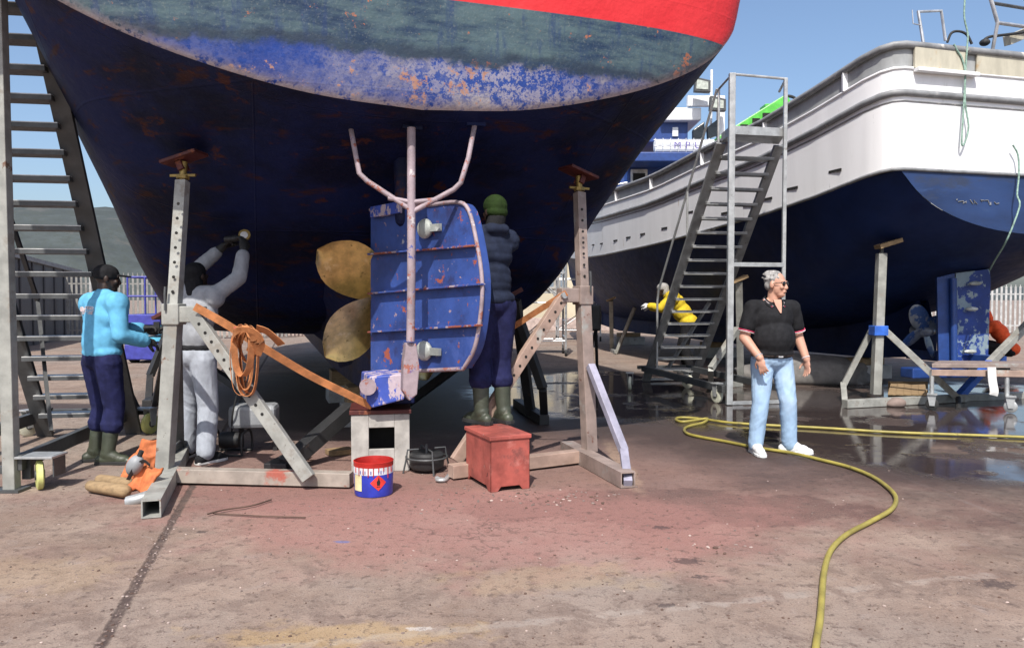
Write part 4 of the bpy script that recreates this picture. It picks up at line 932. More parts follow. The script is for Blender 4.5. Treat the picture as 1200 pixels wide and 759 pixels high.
# platform, posts, guard
top_z = rise + .05; pf = lpt(0, 1); q0 = pf + ax * .05
one(lambda b: b.prism([V(p.x, p.y, top_z) for p in (lpt(-.03, 1), lpt(-.03, 1) + ax * .95, lpt(.93, 1) + ax * .95, lpt(.93, 1))], V(0, 0, .06), 'tread'), 'platform', ls)
post_foot = G(14, 575); post_foot2 = post_foot - sx * .95
for pfoot in (post_foot, post_foot2):
    one(lambda b: b.bar(V(pfoot.x, pfoot.y, .01), V(pfoot.x - .03, pfoot.y, top_z + 1.0), .095, .085, 'grey_paint', V(0, 1, 0)), 'support_post', ls, bevel=.006)
    one(lambda b: b.box(V(pfoot.x, pfoot.y, .012), (.2, .16, .02), 'dark_steel'), 'foot_plate', ls)
a1 = post_foot + z_ * .24; a2 = P(160, 482, 8.75)
one(lambda b: b.bar(V(a1.x + .05, a1.y, .22), V(a2.x, a2.y, .22), .06, .12, 'dark_steel', z_), 'side_beam', ls, bevel=.004)
one(lambda b: b.bar(V(a1.x - .9, a1.y - .1, .22), V(a2.x - .9, a2.y - .14, .22), .06, .12, 'dark_steel', z_), 'side_beam', ls, bevel=.004)
one(lambda b: b.bar(V(a2.x + .1, a2.y, .22), V(a2.x - 1.0, a2.y - .16, .22), .05, .08, 'dark_steel', z_), 'cross_beam', ls, bevel=.004)
one(lambda b: b.bar(V(post_foot.x, post_foot.y, .17), V(post_foot2.x, post_foot2.y, .17), .05, .06, 'dark_steel', z_), 'cross_beam', ls, bevel=.004)
# front caster on its outrigger plate, and the rear ones
cp = G(47, 573, .0); cp.z = .115
one(lambda b: (b.box(V(cp.x - .03, cp.y + .02, .265), (.36, .22, .018), 'galv'), b.box(V(cp.x - .13, cp.y + .06, .17), (.07, .05, .2), 'dark_steel'), b.box(V(cp.x + .13, cp.y + .04, .19), (.012, .16, .17), 'dark_steel')), 'outrigger', ls, bevel=.003)
caster(ls, cp, .115, 'yellow_nylon', R(35), False)
cp = G(176, 508); cp.z = .115; caster(ls, cp, .115, 'yellow_nylon', R(-20))
one(lambda b: b.bar(V(cp.x + .05, cp.y, .27), V(a2.x - .05, a2.y, .25), .08, .03, 'galv', z_), 'caster_arm', ls)
cp = G(33, 511); cp.z = .115; caster(ls, cp, .115, 'white_nylon', R(-25))
one(lambda b: b.bar(P(12, 255, 7.6), P(44, 352, 8.3), .04, .04, 'dark_steel'), 'handrail', ls)
one(lambda b: b.bar(P(44, 352, 8.3), G(60, 505, .2), .035, .035, 'dark_steel'), 'handrail_post', ls)
one(lambda b: b.tube([lpt(.93, .25, .95), lpt(.93, 1, .95), lpt(.93, 1, .95) + ax * .9], .022, 'galv', 8), 'handrail', ls, smooth=40)
for k in (.3, .6, .95): one(lambda b: b.tube([lpt(.93, k), lpt(.93, k, .95)], .018, 'galv', 8), 'handrail_post', ls, smooth=40)
one(lambda b: b.bar(P(142, 440, 8.8), V(a2.x + .02, a2.y, .2), .06, .06, 'dark_steel'), 'rear_brace', ls)

# alongside the white boat
rs = thing('boarding_stairs', G(810, 462), 'galvanised rolling stairs with a railed landing against the white boat', 'stairs', STAIRS)
bl, br_ = G(757, 447), G(812, 447); tl, tr = P(845, 172, 11.35), P(886, 178, 11.75)
br_ = bl + (tr - tl) * V(1, 1, 0).length / (2 ** .5); br_ = V(bl.x + (tr.x - tl.x), bl.y + (tr.y - tl.y), 0)
acr = V(tr.x - tl.x, tr.y - tl.y, 0); wdt = acr.length; acr.normalize()
acr = V(.98, .2, 0).normalized(); wdt = .93
tl.z = 3.78
def rpt(s, k, dz=0): return bl + (tl - bl) * k + acr * (wdt * s) + z_ * dz
for s in (0, 1): one(lambda b: b.bar(rpt(s, 0, .02), rpt(s, 1), .05, .15, 'mid_steel', acr), 'stringer', rs, bevel=.004)
for i in range(1, 18):
    k = i / 18 + .005
    one(lambda b: (b.bar(rpt(.04, k), rpt(.96, k), .17, .034, 'mid_steel', z_), b.bar(rpt(.042, k, .020), rpt(.958, k, .020), .174, .008, 'tread', z_)), 'tread', rs)  # darker body, pale plate: tread shade and sunlit top painted by material
fp, fp2 = G(853, 474), G(912, 467)
fp2 = fp + acr * .82
lz = 3.80
one(lambda b: b.prism([V(p.x, p.y, lz) for p in (rpt(0, 1), fp + V(0, -.02, 0), fp2 + V(0, -.02, 0), rpt(1.0, 1))], V(0, 0, .12), 'galv'), 'landing', rs, bevel=.004)
for p, h in ((fp, 4.63), (fp2, 4.61)): one(lambda b: b.bar(V(p.x, p.y - .06, .01), V(p.x, p.y - .06, h), .085 if p is fp else .05, .075 if p is fp else .05, 'galv', V(0, 1, 0)), 'support_post', rs, bevel=.005)
one(lambda b: b.bar(V(fp.x, fp.y - .06, 1.98), V(fp2.x, fp2.y - .06, 1.98), .05, .06, 'galv', z_), 'cross_bar', rs, bevel=.004)
one(lambda b: b.bar(V(fp.x, fp.y - .06, .03), V(fp2.x, fp2.y - .06, .03), .05, .05, 'galv', z_), 'cross_bar', rs, bevel=.004)
def guard(b):
    A_, B_, C_ = V(fp.x, fp.y - .06, 4.62), V(fp2.x, fp2.y - .06, 4.60), rpt(0, .97) + z_ * .92
    b.tube([rpt(0, .97) + z_ * .10, C_, A_, B_, rpt(1, 1, .8)], .020, 'galv', 8)
one(guard, 'guard_rail', rs, smooth=30)
hr = [rpt(-.03, .97) + z_ * .92, rpt(-.03, .22, .82), rpt(-.03, .20, .70), rpt(-.03, .20, -.55)]
one(lambda b: b.tube(hr, .020, 'galv', 8), 'handrail', rs, smooth=30)
one(lambda b: b.tube([rpt(-.03, .62), rpt(-.03, .62, .86)], .017, 'galv', 8), 'handrail_post', rs, smooth=40)
one(lambda b: b.bar(V(bl.x - .05, bl.y, .24), V(fp.x - .05, fp.y, .22), .08, .10, 'dark_steel', z_), 'side_beam', rs, bevel=.004)
one(lambda b: b.bar(V(bl.x, bl.y, .24) + acr * .8, V(fp2.x, fp2.y, .22), .08, .10, 'dark_steel', z_), 'side_beam', rs, bevel=.004)
one(lambda b: b.bar(V(bl.x - .15, bl.y, .26), V(bl.x, bl.y, .26) + acr * .95, .08, .06, 'dark_steel', z_), 'cross_beam', rs, bevel=.004)
one(lambda b: b.bar(V(bl.x, bl.y, .04), V(bl.x, bl.y, .04) + acr * .82, .05, .04, 'galv', z_), 'cross_bar', rs)
one(lambda b: b.bar(rpt(.75, .38), rpt(.75, .05) + V(-.35, 0, 0) , .05, .05, 'galv'), 'rear_brace', rs)
for px, py, m_, yw in ((738, 457, 'white_nylon', -10), (840, 472, 'white_nylon', 25), (806, 455, 'white_nylon', 40)):
    c = G(px, py); c.z = .115; caster(rs, c, .115, m_, R(yw))

# ------------------------------------------------------------------ trestle
tr_ = thing('trestle', G(1150, 490), 'paint-splashed low trestle table on castors in front of the patched blue rudder', 'trestle')
one(lambda b: b.prism([P(1092, 431, 10.3), P(1214, 431, 10.0), P(1214, 428, 11.2), P(1100, 427, 11.3)], V(0, 0, .06), 'brown_paint'), 'table_top', tr_, bevel=.005)
one(lambda b: b.prism([P(1092, 433, 10.3), P(1214, 434, 10.0), P(1214, 442, 10.0), P(1092, 440, 10.3)], V(0, .04, 0), 'pink_paint'), 'apron', tr_, bevel=.004)
for x, y0, y1 in ((1092, 434, 484), (1180, 436, 478), (1210, 436, 476)):
    d = lerp_tab(x, [(1092, 10.3), (1214, 10.0)])
    one(lambda b: b.tube([P(x, y0, d + .03), P(x, y1, d + .03)], .028, 'galv', 8), 'leg', tr_, smooth=40)
one(lambda b: b.tube([P(1123, 466, 10.9), G(1123, 480)], .035, 'rubber', 8), 'leg', tr_)
for x, y, d in ((1092, 488, 10.3), (1184, 489, 10.05)):
    c = P(x, y, d); c.z = .085; caster(tr_, c, .08, 'rubber' if x < 1100 else 'galv', R(60), True)
o = MB(); o.ribbon(crom([P(1162, 430, 10.1), P(1163, 446, 10.08), P(1165, 458, 10.05), P(1164, 463, 10.05)], 4), .12, .01, 'sack', V(1, .1, 0))
tag(o.build('rag', smooth=50), 'pale rag hanging over the front edge of the trestle', 'rag')
# tarpaulin heap, stones by the post
def heap(name, c, r, mat, label, cat, seed=0, sq=.4):
    b = MB(); b.ell((c.x, c.y, r[2] * sq), r, mat, n=24, k=14)
    for i, v in enumerate(b.v):
        n = noise.noise((v.x * 2.3 + seed, v.y * 2.3, v.z * 2.3)) + .5 * noise.noise((v.x * 7 + seed, v.y * 7, v.z * 7)); dv = (v - c) * (.28 * n); b.v[i] = v + dv
        if b.v[i].z < .004: b.v[i].z = .004
    return tag(b.build(name, smooth=70), label, cat)
heap('tarpaulin', G(945, 448), (1.3, .5, .35), 'clothgrey', 'grey crumpled tarpaulin heaped in the shade behind the man in the polo', 'tarpaulin', 2)
heap('stone', G(1048, 476), (.14, .1, .09), 'pebble', 'small pale stone beside the foot of the slim grey boat stand', 'stone', 5)
pl = thing('pallet', G(1070, 455), 'dark wet pallet under the white boat behind the slim stand', 'pallet')
for k in range(5): one(lambda b: b.bar(G(1045 + k * 9, 462, .14) + V(0, 0, 0), G(1048 + k * 8, 450, .14), .10, .02, 'timber'), 'slat', pl)
for y in (461, 451): one(lambda b: b.bar(G(1042, y, .07), G(1086, y, .07), .08, .12, 'timber'), 'bearer', pl)

# ------------------------------------------------------------------ bucket
bc = G(438, 578); bk = thing('paint_bucket', bc, 'open blue paint bucket with a red rim and a red diamond label', 'bucket')
bw, bh = .150, .262
one(lambda b: b.lathe(bc, [(0, .004), (bw * .95, .004), (bw * .97, .01), (bw, bh * .70), (bw * 1.0, bh)], 'bucket_blue', 36), 'body', bk, smooth=40)
one(lambda b: b.lathe(bc, [(bw * 1.012, bh - .036), (bw * 1.014, bh - .01), (bw * 1.03, bh), (bw * .985, bh + .004), (bw * .96, bh - .02), (bw * .95, bh - .24), (0, bh - .24)], 'bucket_red', 36), 'rim', bk, smooth=40)
one(lambda b: b.lathe(bc, [(bw * 1.006, bh - .090), (bw * 1.008, bh - .036)], 'white_label', 36), 'white_band', bk, smooth=40)
def curved(b, ang, half, z0, z1, mat, diamond=False, rr=1.006):
    n = 8; rows = []
    for j in range(9):
        q = j / 8; row = []
        for i in range(n + 1):
            s = (i / n - .5) * 2; hw = half * (1 - abs(q - .5) * 2) if diamond else half
            a = ang + s * hw; row.append(bc + V(math.sin(a) * bw * rr, -math.cos(a) * bw * rr, z0 + (z1 - z0) * q))
        rows.append(row)
    b.grid(rows, mat)
va = math.atan2(-bc.x, bc.y) * -1
lab = one(lambda b: curved(b, R(14) + 0.17, .42, .055, .175, 'red_label', True), 'hazard_label', bk)
def flame(b):
    a0 = R(14) + .17
    b.add([bc + V(math.sin(a0 + a) * bw * 1.012, -math.cos(a0 + a) * bw * 1.012, z) for a, z in ((-.07, .095), (.07, .095), (.10, .12), (.05, .14), (.02, .16), (-.03, .135), (-.09, .125))], [tuple(range(7))], 'hole')
    b.add([bc + V(math.sin(a0 + a) * bw * 1.012, -math.cos(a0 + a) * bw * 1.012, z) for a, z in ((-.09, .083), (.09, .083), (.09, .089), (-.09, .089))], [(0, 1, 2, 3)], 'hole')
one(flame, 'flame_symbol', lab)
one(lambda b: curved(b, R(-52) + .17, .28, .05, .17, 'yellow_label'), 'paper_label', bk)
def drips(b):
    random.seed(3)
    for k in range(9):
        a = R(-60 + 15 * k) + .17; L = random.uniform(.03, .10)
        b.tube([bc + V(math.sin(a) * bw * 1.012, -math.cos(a) * bw * 1.012, bh - .03), bc + V(math.sin(a) * bw * 1.014, -math.cos(a) * bw * 1.014, bh - .03 - L)], .004, 'bucket_red', 6)
    for k, (a, w_) in enumerate(((-.55, .05), (-.40, .03), (-.28, .045), (-.12, .03), (.02, .05), (.4, .03), (.52, .05), (.66, .03))):
        q = [bc + V(math.sin(a + x) * bw * 1.013, -math.cos(a + x) * bw * 1.013, z) for x, z in ((0, bh - .082), (w_, bh - .082), (w_, bh - .056), (0, bh - .056))]
        b.add(q, [(0, 1, 2, 3)], 'lift_blue')
one(drips, 'paint_drips', bk)
0 and one(lambda b: b.tube(crom([bc + V(-bw * 1.02, 0, bh - .04), bc + V(-bw * .9, -.10, bh - .12), bc + V(0, -bw * 1.1, bh - .17), bc + V(bw * .9, -.10, bh - .12), bc + V(bw * 1.02, 0, bh - .04)], 6), .003, 'galv', 6), 'wire_handle', bk, smooth=50)

# ------------------------------------------------------------------ red step box
rb = thing('step_box', G(592, 560), 'dented red steel box used as a step, with a chipped lid', 'box')
fcx = G(575, 577); th_ = R(21); ex, ey = V(math.cos(th_), math.sin(th_), 0), V(-math.sin(th_), math.cos(th_), 0); W1, W2, H1 = .335, .54, .43
ex = (G(620, 572) - fcx).normalized(); ey = V(-ex.y, ex.x, 0)
def rbp(a, e, z): return fcx + ex * a + ey * e + z_ * z
def rbody(b):
    o, i = [(0, 0), (W1, 0), (W1, W2), (0, W2)], .05
    for (a0, e0), (a1, e1) in zip(o, o[1:] + o[:1]):
        p, q = rbp(a0, e0, 0), rbp(a1, e1, 0); d = (q - p).normalized(); L = (q - p).length; inn = z_.cross(d) * .012
        pol = [p, p + d * .06, p + d * .09 + z_ * .035, q - d * .09 + z_ * .035, q - d * .06, q, q + z_ * H1, p + z_ * H1]
        b.prism(pol, inn, 'redbox')
one(rbody, 'body', rb, bevel=.004)
one(lambda b: b.prism([rbp(-.012, -.012, H1 - .028), rbp(W1 + .012, -.012, H1 - .028), rbp(W1 + .012, W2 + .012, H1 - .028), rbp(-.012, W2 + .012, H1 - .028)], z_ * .034, 'redbox'), 'lid', rb, bevel=.006)
TOPZ = H1 + .006
# black pot stove
ps = G(500, 552); pt = thing('gas_burner', ps, 'sooty black gas burner on a wire frame beside the keel block', 'burner')
one(lambda b: b.lathe(ps, [(0, .03), (.13, .03), (.15, .06), (.15, .15), (.13, .17), (.06, .17), (0, .155)], 'black_steel', 24), 'body', pt, smooth=40)
one(lambda b: (b.tube([ps + V(math.cos(a) * .18, math.sin(a) * .18, .13) for a in [k * math.pi / 10 for k in range(20)]], .008, 'dark_steel', 6, True)), 'ring', pt, smooth=50)
for k in range(4):
    a = .4 + k * math.pi / 2; e = V(math.cos(a), math.sin(a), 0)
    one(lambda b: b.tube([ps + e * .21 + z_ * .0, ps + e * .18 + z_ * .13, ps + e * .17 + z_ * .2, ps + e * .07 + z_ * .2], .008, 'dark_steel', 6), 'leg', pt)
one(lambda b: b.tube([ps + z_ * .15, ps + z_ * .24], .012, 'dark_steel', 6), 'nozzle', pt)
o = MB(); o.tube(crom([G(512, 560, .01), G(520, 563, .012), G(527, 556, .01), G(532, 549, .012)], 5), .02, 'alu', 8); o.ell(G(517, 562, .02), (.05, .035, .02), 'galv')
tag(o.build('foil_scrap', smooth=50), 'crumpled silver foil scrap lying by the burner', 'scrap')

# ------------------------------------------------------------------ webbing straps
sv = V(.15, .3, 1)
b = MB(); b.ribbon(crom([P(228, 359, 6.05), P(262, 378, 6.1), P(300, 402, 6.2), P(360, 438, 6.4), P(408, 462, 6.52), P(436, 476, 6.58)], 4), .066, .006, 'orange_strap', V(.35, -.25, .9))
b.build('lashing_strap', smooth=50); o = bpy.data.objects['lashing_strap']
tag(o, 'orange webbing strap pulled from the pale grey stand down to the keel block', 'strap', 'orange lashing straps')
b = MB(); b.ribbon(crom([P(664, 343, 6.9), P(640, 358, 7.0), P(612, 376, 7.15), P(590, 390, 7.25), P(560, 412, 7.4)], 4), .055, .006, 'orange_strap', V(-.3, -.25, .9))
tag(b.build('lashing_strap', smooth=50), 'orange webbing strap running from the brown stand behind the person in navy', 'strap', 'orange lashing straps')
coil = thing('webbing_coil', P(290, 395, 6.0), 'bundle of orange webbing looped over the strut of the pale grey stand', 'webbing')
random.seed(11)
for k in range(8):
    cx = 290 + random.uniform(-8, 9); top_y = 386 + random.uniform(-5, 4); bot = (464, 460, 450, 463, 440, 456, 425, 434)[k]; wd = random.uniform(7, 13); d = 5.95 + random.uniform(-.07, .10); tw = random.uniform(-.6, .6)
    pts = crom([P(cx - wd * .9, top_y + 14, d), P(cx - wd, (top_y + bot) / 2, d - .02), P(cx - wd * .7, bot - 8, d), P(cx, bot, d + .01), P(cx + wd * .7, bot - 9, d), P(cx + wd, (top_y + bot) / 2 - 5, d - .03), P(cx + wd * .8, top_y + 10, d), P(cx, top_y, d + .02)], 5, True)
    one(lambda b: b.ribbon(pts + [pts[0]], .055, .004, 'orange_strap', V(tw * 2.2, -1, .15)), 'loop', coil, smooth=50)
one(lambda b: [b.ribbon(crom([P(272 + i * 5, 400, 5.9), P(276 + i * 5, 388 - i, 5.80), P(290 + i * 5, 386 + i * 2, 5.80), P(297 + i * 5, 398 + i * 2, 5.84), P(292 + i * 5, 412 + i * 2, 5.9)], 4), .05, .006, 'orange_strap', V(.3 - i * .1, -.5, .8)) for i in range(3)], 'knot', coil, smooth=60)
one(lambda b: b.ribbon(crom([P(300, 384, 5.9), P(312, 388, 5.92), P(322, 396, 5.95), P(330, 404, 6.0)], 4), .07, .005, 'orange_strap', V(.4, -.6, .6)), 'tail', coil, smooth=50)
one(lambda b: b.box(P(280, 387, 5.85), (.07, .05, .05), 'pinkred', .5), 'ratchet', coil, bevel=.008)

# ------------------------------------------------------------------ orange lifejacket bundle, float, rolled tubes, dark flap
lj = thing('life_vest', G(170, 562), 'crumpled orange life vest dumped against the foot of the pale grey stand', 'life vest')
def panel(b, c, rx_, h, lean, seed):
    rows = []
    for i in range(13):
        a = (i / 12 - .5) * 2; row = []
        for j in range(13):
            q = j / 12; w_ = rx_ * (1 - .25 * q) * (1 if q < .8 else 1 - (q - .8) * 1.6)
            p = c + V(a * w_, .10 * q + .05 * a * a, h * q) + V(lean * q * q, 0, 0)
            n = noise.noise((p.x * 9 + seed, p.y * 9, p.z * 9)) * .045 + .03 * abs(noise.noise((p.x * 19 + seed, 3, p.z * 15)))
            row.append(p + V(n * .4, -n, n * .3))
        rows.append(row)
    b.grid(rows, 'orange_cloth')
for (x, y, rx_, h, ln, sd_) in ((158, 566, .13, .20, .03, 1), (178, 560, .13, .30, -.05, 5), (168, 556, .15, .24, .05, 9)):
    ob = one(lambda b: panel(b, G(x, y, .01), rx_, h, ln, sd_), 'panel', lj, smooth=70); sd = ob.modifiers.new('thick', 'SOLIDIFY'); sd.thickness = .035; sd.offset = 1; sb_ = ob.modifiers.new('sub', 'SUBSURF'); sb_.levels = sb_.render_levels = 1
one(lambda b: b.ribbon(crom([P(150, 562, 5.75), P(158, 548, 5.76), P(168, 540, 5.78), P(176, 545, 5.76)], 4), .03, .004, 'rubber', V(0, -.4, 1)), 'buckle_strap', lj)
b = MB()
rows = []
for i in range(9):
    q = i / 8; rows.append([P(143 + 36 * q, 584 - 6 * q, 5.72) + V(.01 * math.sin(q * 9), .05 * math.sin(q * 5), .0) + z_ * (.02 + .17 * s + .02 * math.sin(s * 7 + q * 5)) + V(.06 * s, .1 * s, 0) for s in [k / 6 for k in range(7)]])
b.grid(rows, 'orange_cloth'); ob = b.build('orange_bag', smooth=60); sd = ob.modifiers.new('thick', 'SOLIDIFY'); sd.thickness = .02
tag(ob, 'limp orange cloth bag with a grey drawn hem lying beside the tan rolls', 'bag')
fl = MB(); fl.ell(P(158, 545, 5.80), (.06, .055, .085), 'compressor', Matrix.Rotation(.5, 3, 'Y'), 18, 12); fl.tube([P(163, 535, 5.8), P(166, 528, 5.8)], .02, 'rubber', 8)
tag(fl.build('float', smooth=60), 'small grey float resting on the orange life vest', 'float')
hm = MB(); hm.tube(crom([P(150, 588, 5.6), P(158, 586, 5.6), P(168, 583, 5.62), P(176, 580, 5.66)], 4), .045, 'galv', 10)
tag(hm.build('metal_clip', smooth=60), 'bent grey metal clip at the hem of the orange bag', 'clip')
for k, (x0, y0, x1, y1, lb) in enumerate(((107, 569, 146, 575, 'tan rolled cloth tube lying in front of its twin by the orange bag'), (118, 562, 150, 567, 'tan rolled cloth tube lying behind its twin by the orange bag'))):
    b = MB(); b.cone(G(x0, y0, .055), .045, G(x1, y1, .06), .05, 'timber', 12); tag(b.build('rolled_cloth', smooth=50), lb, 'roll', 'tan rolls')
b = MB(); rows = []
for i in range(8):
    q = i / 7; rows.append([G(192 + 28 * q, 556 - 20 * q) + z_ * (.05 + .14 * s + .03 * math.sin(q * 6)) + V(-.02, .22 * s, 0) for s in [k / 5 for k in range(6)]])
b.grid(rows, 'dark_steel'); ob = b.build('rubber_flap', smooth=60); sd = ob.modifiers.new('thick', 'SOLIDIFY'); sd.thickness = .015
tag(ob, 'dark curled rubber flap lying behind the post of the pale grey stand', 'flap')

# ------------------------------------------------------------------ compressor behind the grey worker
cm = thing('compressor', G(275, 532), 'grey portable compressor on a black tube frame behind the worker with raised arms', 'compressor')
cc = G(284, 532)
one(lambda b: b.box(cc + V(.08, .12, .36), (.44, .30, .22), 'compressor', R(8)), 'tank', cm, bevel=.04)
one(lambda b: b.lathe(cc + V(-.12, .0, .14), [(0, -.09), (.07, -.09), (.08, -.06), (.08, .06), (.07, .09), (0, .09)], 'black_steel', 18, V(1, .15, 0)), 'motor', cm, smooth=40)
for s in (-.28, .04):
    one(lambda b: b.tube(crom([cc + V(s, -.13, .012), cc + V(s, -.13, .18), cc + V(s, -.05, .22), cc + V(s, .1, .22), cc + V(s, .16, .14), cc + V(s, .16, .012)], 4), .012, 'black_steel', 8), 'tube_frame', cm, smooth=50)
one(lambda b: (b.tube([cc + V(-.28, -.13, .014), cc + V(.04, -.13, .014)], .012, 'black_steel', 8), b.tube([cc + V(-.28, .16, .014), cc + V(.04, .16, .014)], .012, 'black_steel', 8)), 'skid', cm)
one(lambda b: b.tube(crom([cc + V(-.1, .0, .2), cc + V(-.05, -.1, .42), cc + V(.0, -.06, .62), cc + V(.03, .06, .5), cc + V(.05, .1, .44)], 5), .008, 'rubber', 6), 'air_line', cm, smooth=50)
one(lambda b: (b.bar(cc + V(-.1, .26, .02), cc + V(-.1, .26, .26), .04, .04, 'black_steel'), b.bar(cc + V(.26, .2, .0), cc + V(.26, .2, .26), .04, .04, 'black_steel')), 'bracket', cm)

# ------------------------------------------------------------------ hose, rod, cable, pebbles
hp = [(1600, 522), (1400, 518), (1230, 514), (1200, 512), (1120, 509), (1040, 506), (960, 501), (900, 498), (855, 495), (825, 491), (800, 489), (792, 491), (800, 494), (822, 493), (829, 493), (824, 497), (808, 499), (802, 503), (806, 508), (822, 512), (850, 517), (885, 524), (925, 530), (960, 538), (995, 547), (1022, 558), (1042, 572), (1050, 584), (1044, 597), (1020, 611), (992, 626), (974, 644), (966, 668), (963, 700), (961, 725), (957, 750), (952, 790)]
b = MB(); pts = [G(x, y, .02) for x, y in hp]
pts[14].z = .045; pts[13].z = .04; pts[15].z = .04
b.tube(crom(pts, 8), .0165, 'hose', 10); tag(b.build('garden_hose', smooth=60), 'long dirty yellow hose snaking over the yard past the white trainers', 'hose')
b = MB(); b.tube([G(250, 601, .012), G(300, 604, .014), G(358, 606, .012)], .005, 'stick', 7); tag(b.build('iron_rod', smooth=40), 'straight rusty rod lying on the concrete in front of the pale grey stand', 'rod')
b = MB(); b.tube(crom([G(243, 602, .02), G(262, 597, .02), G(295, 592, .018), G(318, 585, .015)], 4), .006, 'stick', 7); tag(b.build('twig', smooth=40), 'crooked rusty twig of wire crossing the rod on the concrete', 'wire')
random.seed(21)
b = MB()
def pebble(x, y, s):
    r = [s * random.uniform(.6, 1.3) for _ in range(3)]; r[2] *= .5
    b.ell((x, y, r[2] * .5), r, random.choice(('pebble', 'pebble', 'stick', 'stick', 'pebble', 'pebble', 'pebble', 'stick', 'kerb')), Matrix.Rotation(random.uniform(0, 3), 3, 'Z'), 6, 4)
for k in range(900):
    p = G(random.uniform(-20, 1220), 545 + 230 * random.random() ** .8); pebble(p.x, p.y, random.choice((.004, .005, .006, .008)))
a, q = G(118, 757), G(213, 592)
for k in range(170):
    t_ = random.random(); p = a + (q - a) * t_; pebble(p.x + random.gauss(0, .02), p.y + random.gauss(0, .03), random.uniform(.004, .009))
for cx, cy, sx_, n in ((640, 580, .35, 50), (540, 590, .3, 30), (690, 585, .25, 40), (860, 640, .25, 25)):
    for k in range(n):
        p = G(cx, cy); pebble(p.x + random.gauss(0, sx_), p.y + random.gauss(0, .12), random.uniform(.006, .014))
o = b.build('gravel', kind='stuff'); o['label'] = 'loose grit and flakes scattered over the yard'

# ------------------------------------------------------------------ background: shed, palisade fences, lift, sacks, building, scaffold
sh = thing('storage_shed', P(30, 420, 24), 'dark grey windowless shed with a sloping roof edge beyond the stairs', 'shed')
def shed(b):
    d0, d1 = 20.0, 31.0
    p0 = V(P(-40, 0, d0).x, d0, 0); p1 = V(P(88, 0, d1).x, d1, 0); dep = V(-6, 1.0, 0)
    h0, h1 = P(-40, 288, d0).z, P(88, 320, d1).z
    b.add([p0, p1, p1 + z_ * h1, p0 + z_ * h0, p0 + dep, p1 + dep, p1 + dep + z_ * h1, p0 + dep + z_ * h0], [(0, 1, 2, 3), (1, 5, 6, 2), (5, 4, 7, 6), (4, 0, 3, 7), (3, 2, 6, 7)], 'shed')
    return p0, p1, h0, h1, dep
b = MB(); p0, p1, h0, h1, dep = shed(b); b.build('wall', sh)
one(lambda b: (b.bar(p0 + z_ * (h0 + .04), p1 + z_ * (h1 + .04), .14, .14, 'shed_roof')), 'roof_trim', sh)
for k in range(1, 9):
    p = p0 + (p1 - p0) * k / 9; one(lambda b: b.bar(p + V(.03, -.02, 0), p + V(.03, -.02, 0) + z_ * (h0 + (h1 - h0) * k / 9 - .05), .06, .06, 'shed'), 'wall_rib', sh)
def palisade(label, a, q, h, mat, step=.16, w_=.07):
    t = thing('palisade_fence', (a + q) / 2, label, 'fence'); L = (q - a).length; d = (q - a).normalized(); n = int(L / step); per = V(d.y, -d.x, 0)
    def pales(b):
        for k in range(n):
            p = a + d * (k * step) + per * .03; b.bar(p + z_ * .05, p + z_ * (h - .08), w_, .015, mat, per); b.bar(p + z_ * (h - .08), p + z_ * h, w_ * .4, .014, mat, per)
    one(pales, 'slats', t)
    for zz in (.35, h - .4): one(lambda b: b.bar(a + z_ * zz, q + z_ * zz, .05, .05, mat), 'rail', t)
    k = 0.0
    while k <= L: p = a + d * k; one(lambda b: b.bar(p - per * .04, p - per * .04 + z_ * (h - .1), .08, .06, mat, per), 'post', t); k += 2.7
    return t
palisade('weathered grey palisade fence behind the worker in the sky-blue shirt', V(-16.2, 28, 0), V(-8.4, 29.5, 0), 2.45, 'fence')
palisade('pale palisade fence behind the patched blue rudder', V(9, 33, 0), V(26, 33, 0), 2.1, 'fence_white', .2, .09)
lw = MB(); lw.box((-12, 31, .25), (9, .3, .5), 'kerb'); tag(lw.build('low_wall', bevel=.02), 'low pinkish wall at the foot of the grey palisade fence', 'wall')
# scissor lift
lf = thing('scissor_lift', G(172, 425), 'small indigo scissor lift with turquoise arms parked by the fence', 'lift')
lc = G(176, 424); lc.z = 0
lx = lambda px: P(px, 400, lc.y).x
lz_ = lambda py: P(170, py, lc.y).z
one(lambda b: b.box((lc.x, lc.y + .4, (lz_(402) + lz_(420)) / 2), (lx(198) - lx(157), 1.6, abs(lz_(402) - lz_(420))), 'lift_blue'), 'chassis', lf, bevel=.03)
for x in (160, 194):
    for dy in (0, .9): one(lambda b: b.disc((lx(x), lc.y - .1 + dy, .2), .2, .14, V(1, 0, 0), 'rubber', 18), 'wheel', lf, smooth=40)
for y in (383, 390, 397): one(lambda b: b.box((lc.x + .1, lc.y + .3, lz_(y)), (lx(196) - lx(166), .9, .10), 'lift_cyan'), 'scissor_arm', lf, bevel=.01)
one(lambda b: b.box((lc.x, lc.y + .4, lz_(374)), (lx(200) - lx(157), 1.6, abs(lz_(368) - lz_(380))), 'lift_blue'), 'platform', lf, bevel=.02)
def cage(b):
    for x in (158, 178, 198): b.tube([V(lx(x), lc.y - .3, lz_(368)), V(lx(x), lc.y - .3, lz_(325))], .025, 'lift_blue', 6); b.tube([V(lx(x), lc.y + 1.1, lz_(368)), V(lx(x), lc.y + 1.1, lz_(325))], .025, 'lift_blue', 6)
    for y in (325, 347):
        for dy in (-.3, 1.1): b.tube([V(lx(158), lc.y + dy, lz_(y)), V(lx(198), lc.y + dy, lz_(y))], .025, 'lift_blue', 6)
        for x in (158, 198): b.tube([V(lx(x), lc.y - .3, lz_(y)), V(lx(x), lc.y + 1.1, lz_(y))], .025, 'lift_blue', 6)
one(cage, 'guard_rail', lf)
heap('rubble_sack', V(-11.6, 26.4, 0), (.55, .4, .6), 'sack', 'lumpy white rubble sack standing between the lift and the fence', 'sack', 1, .8)
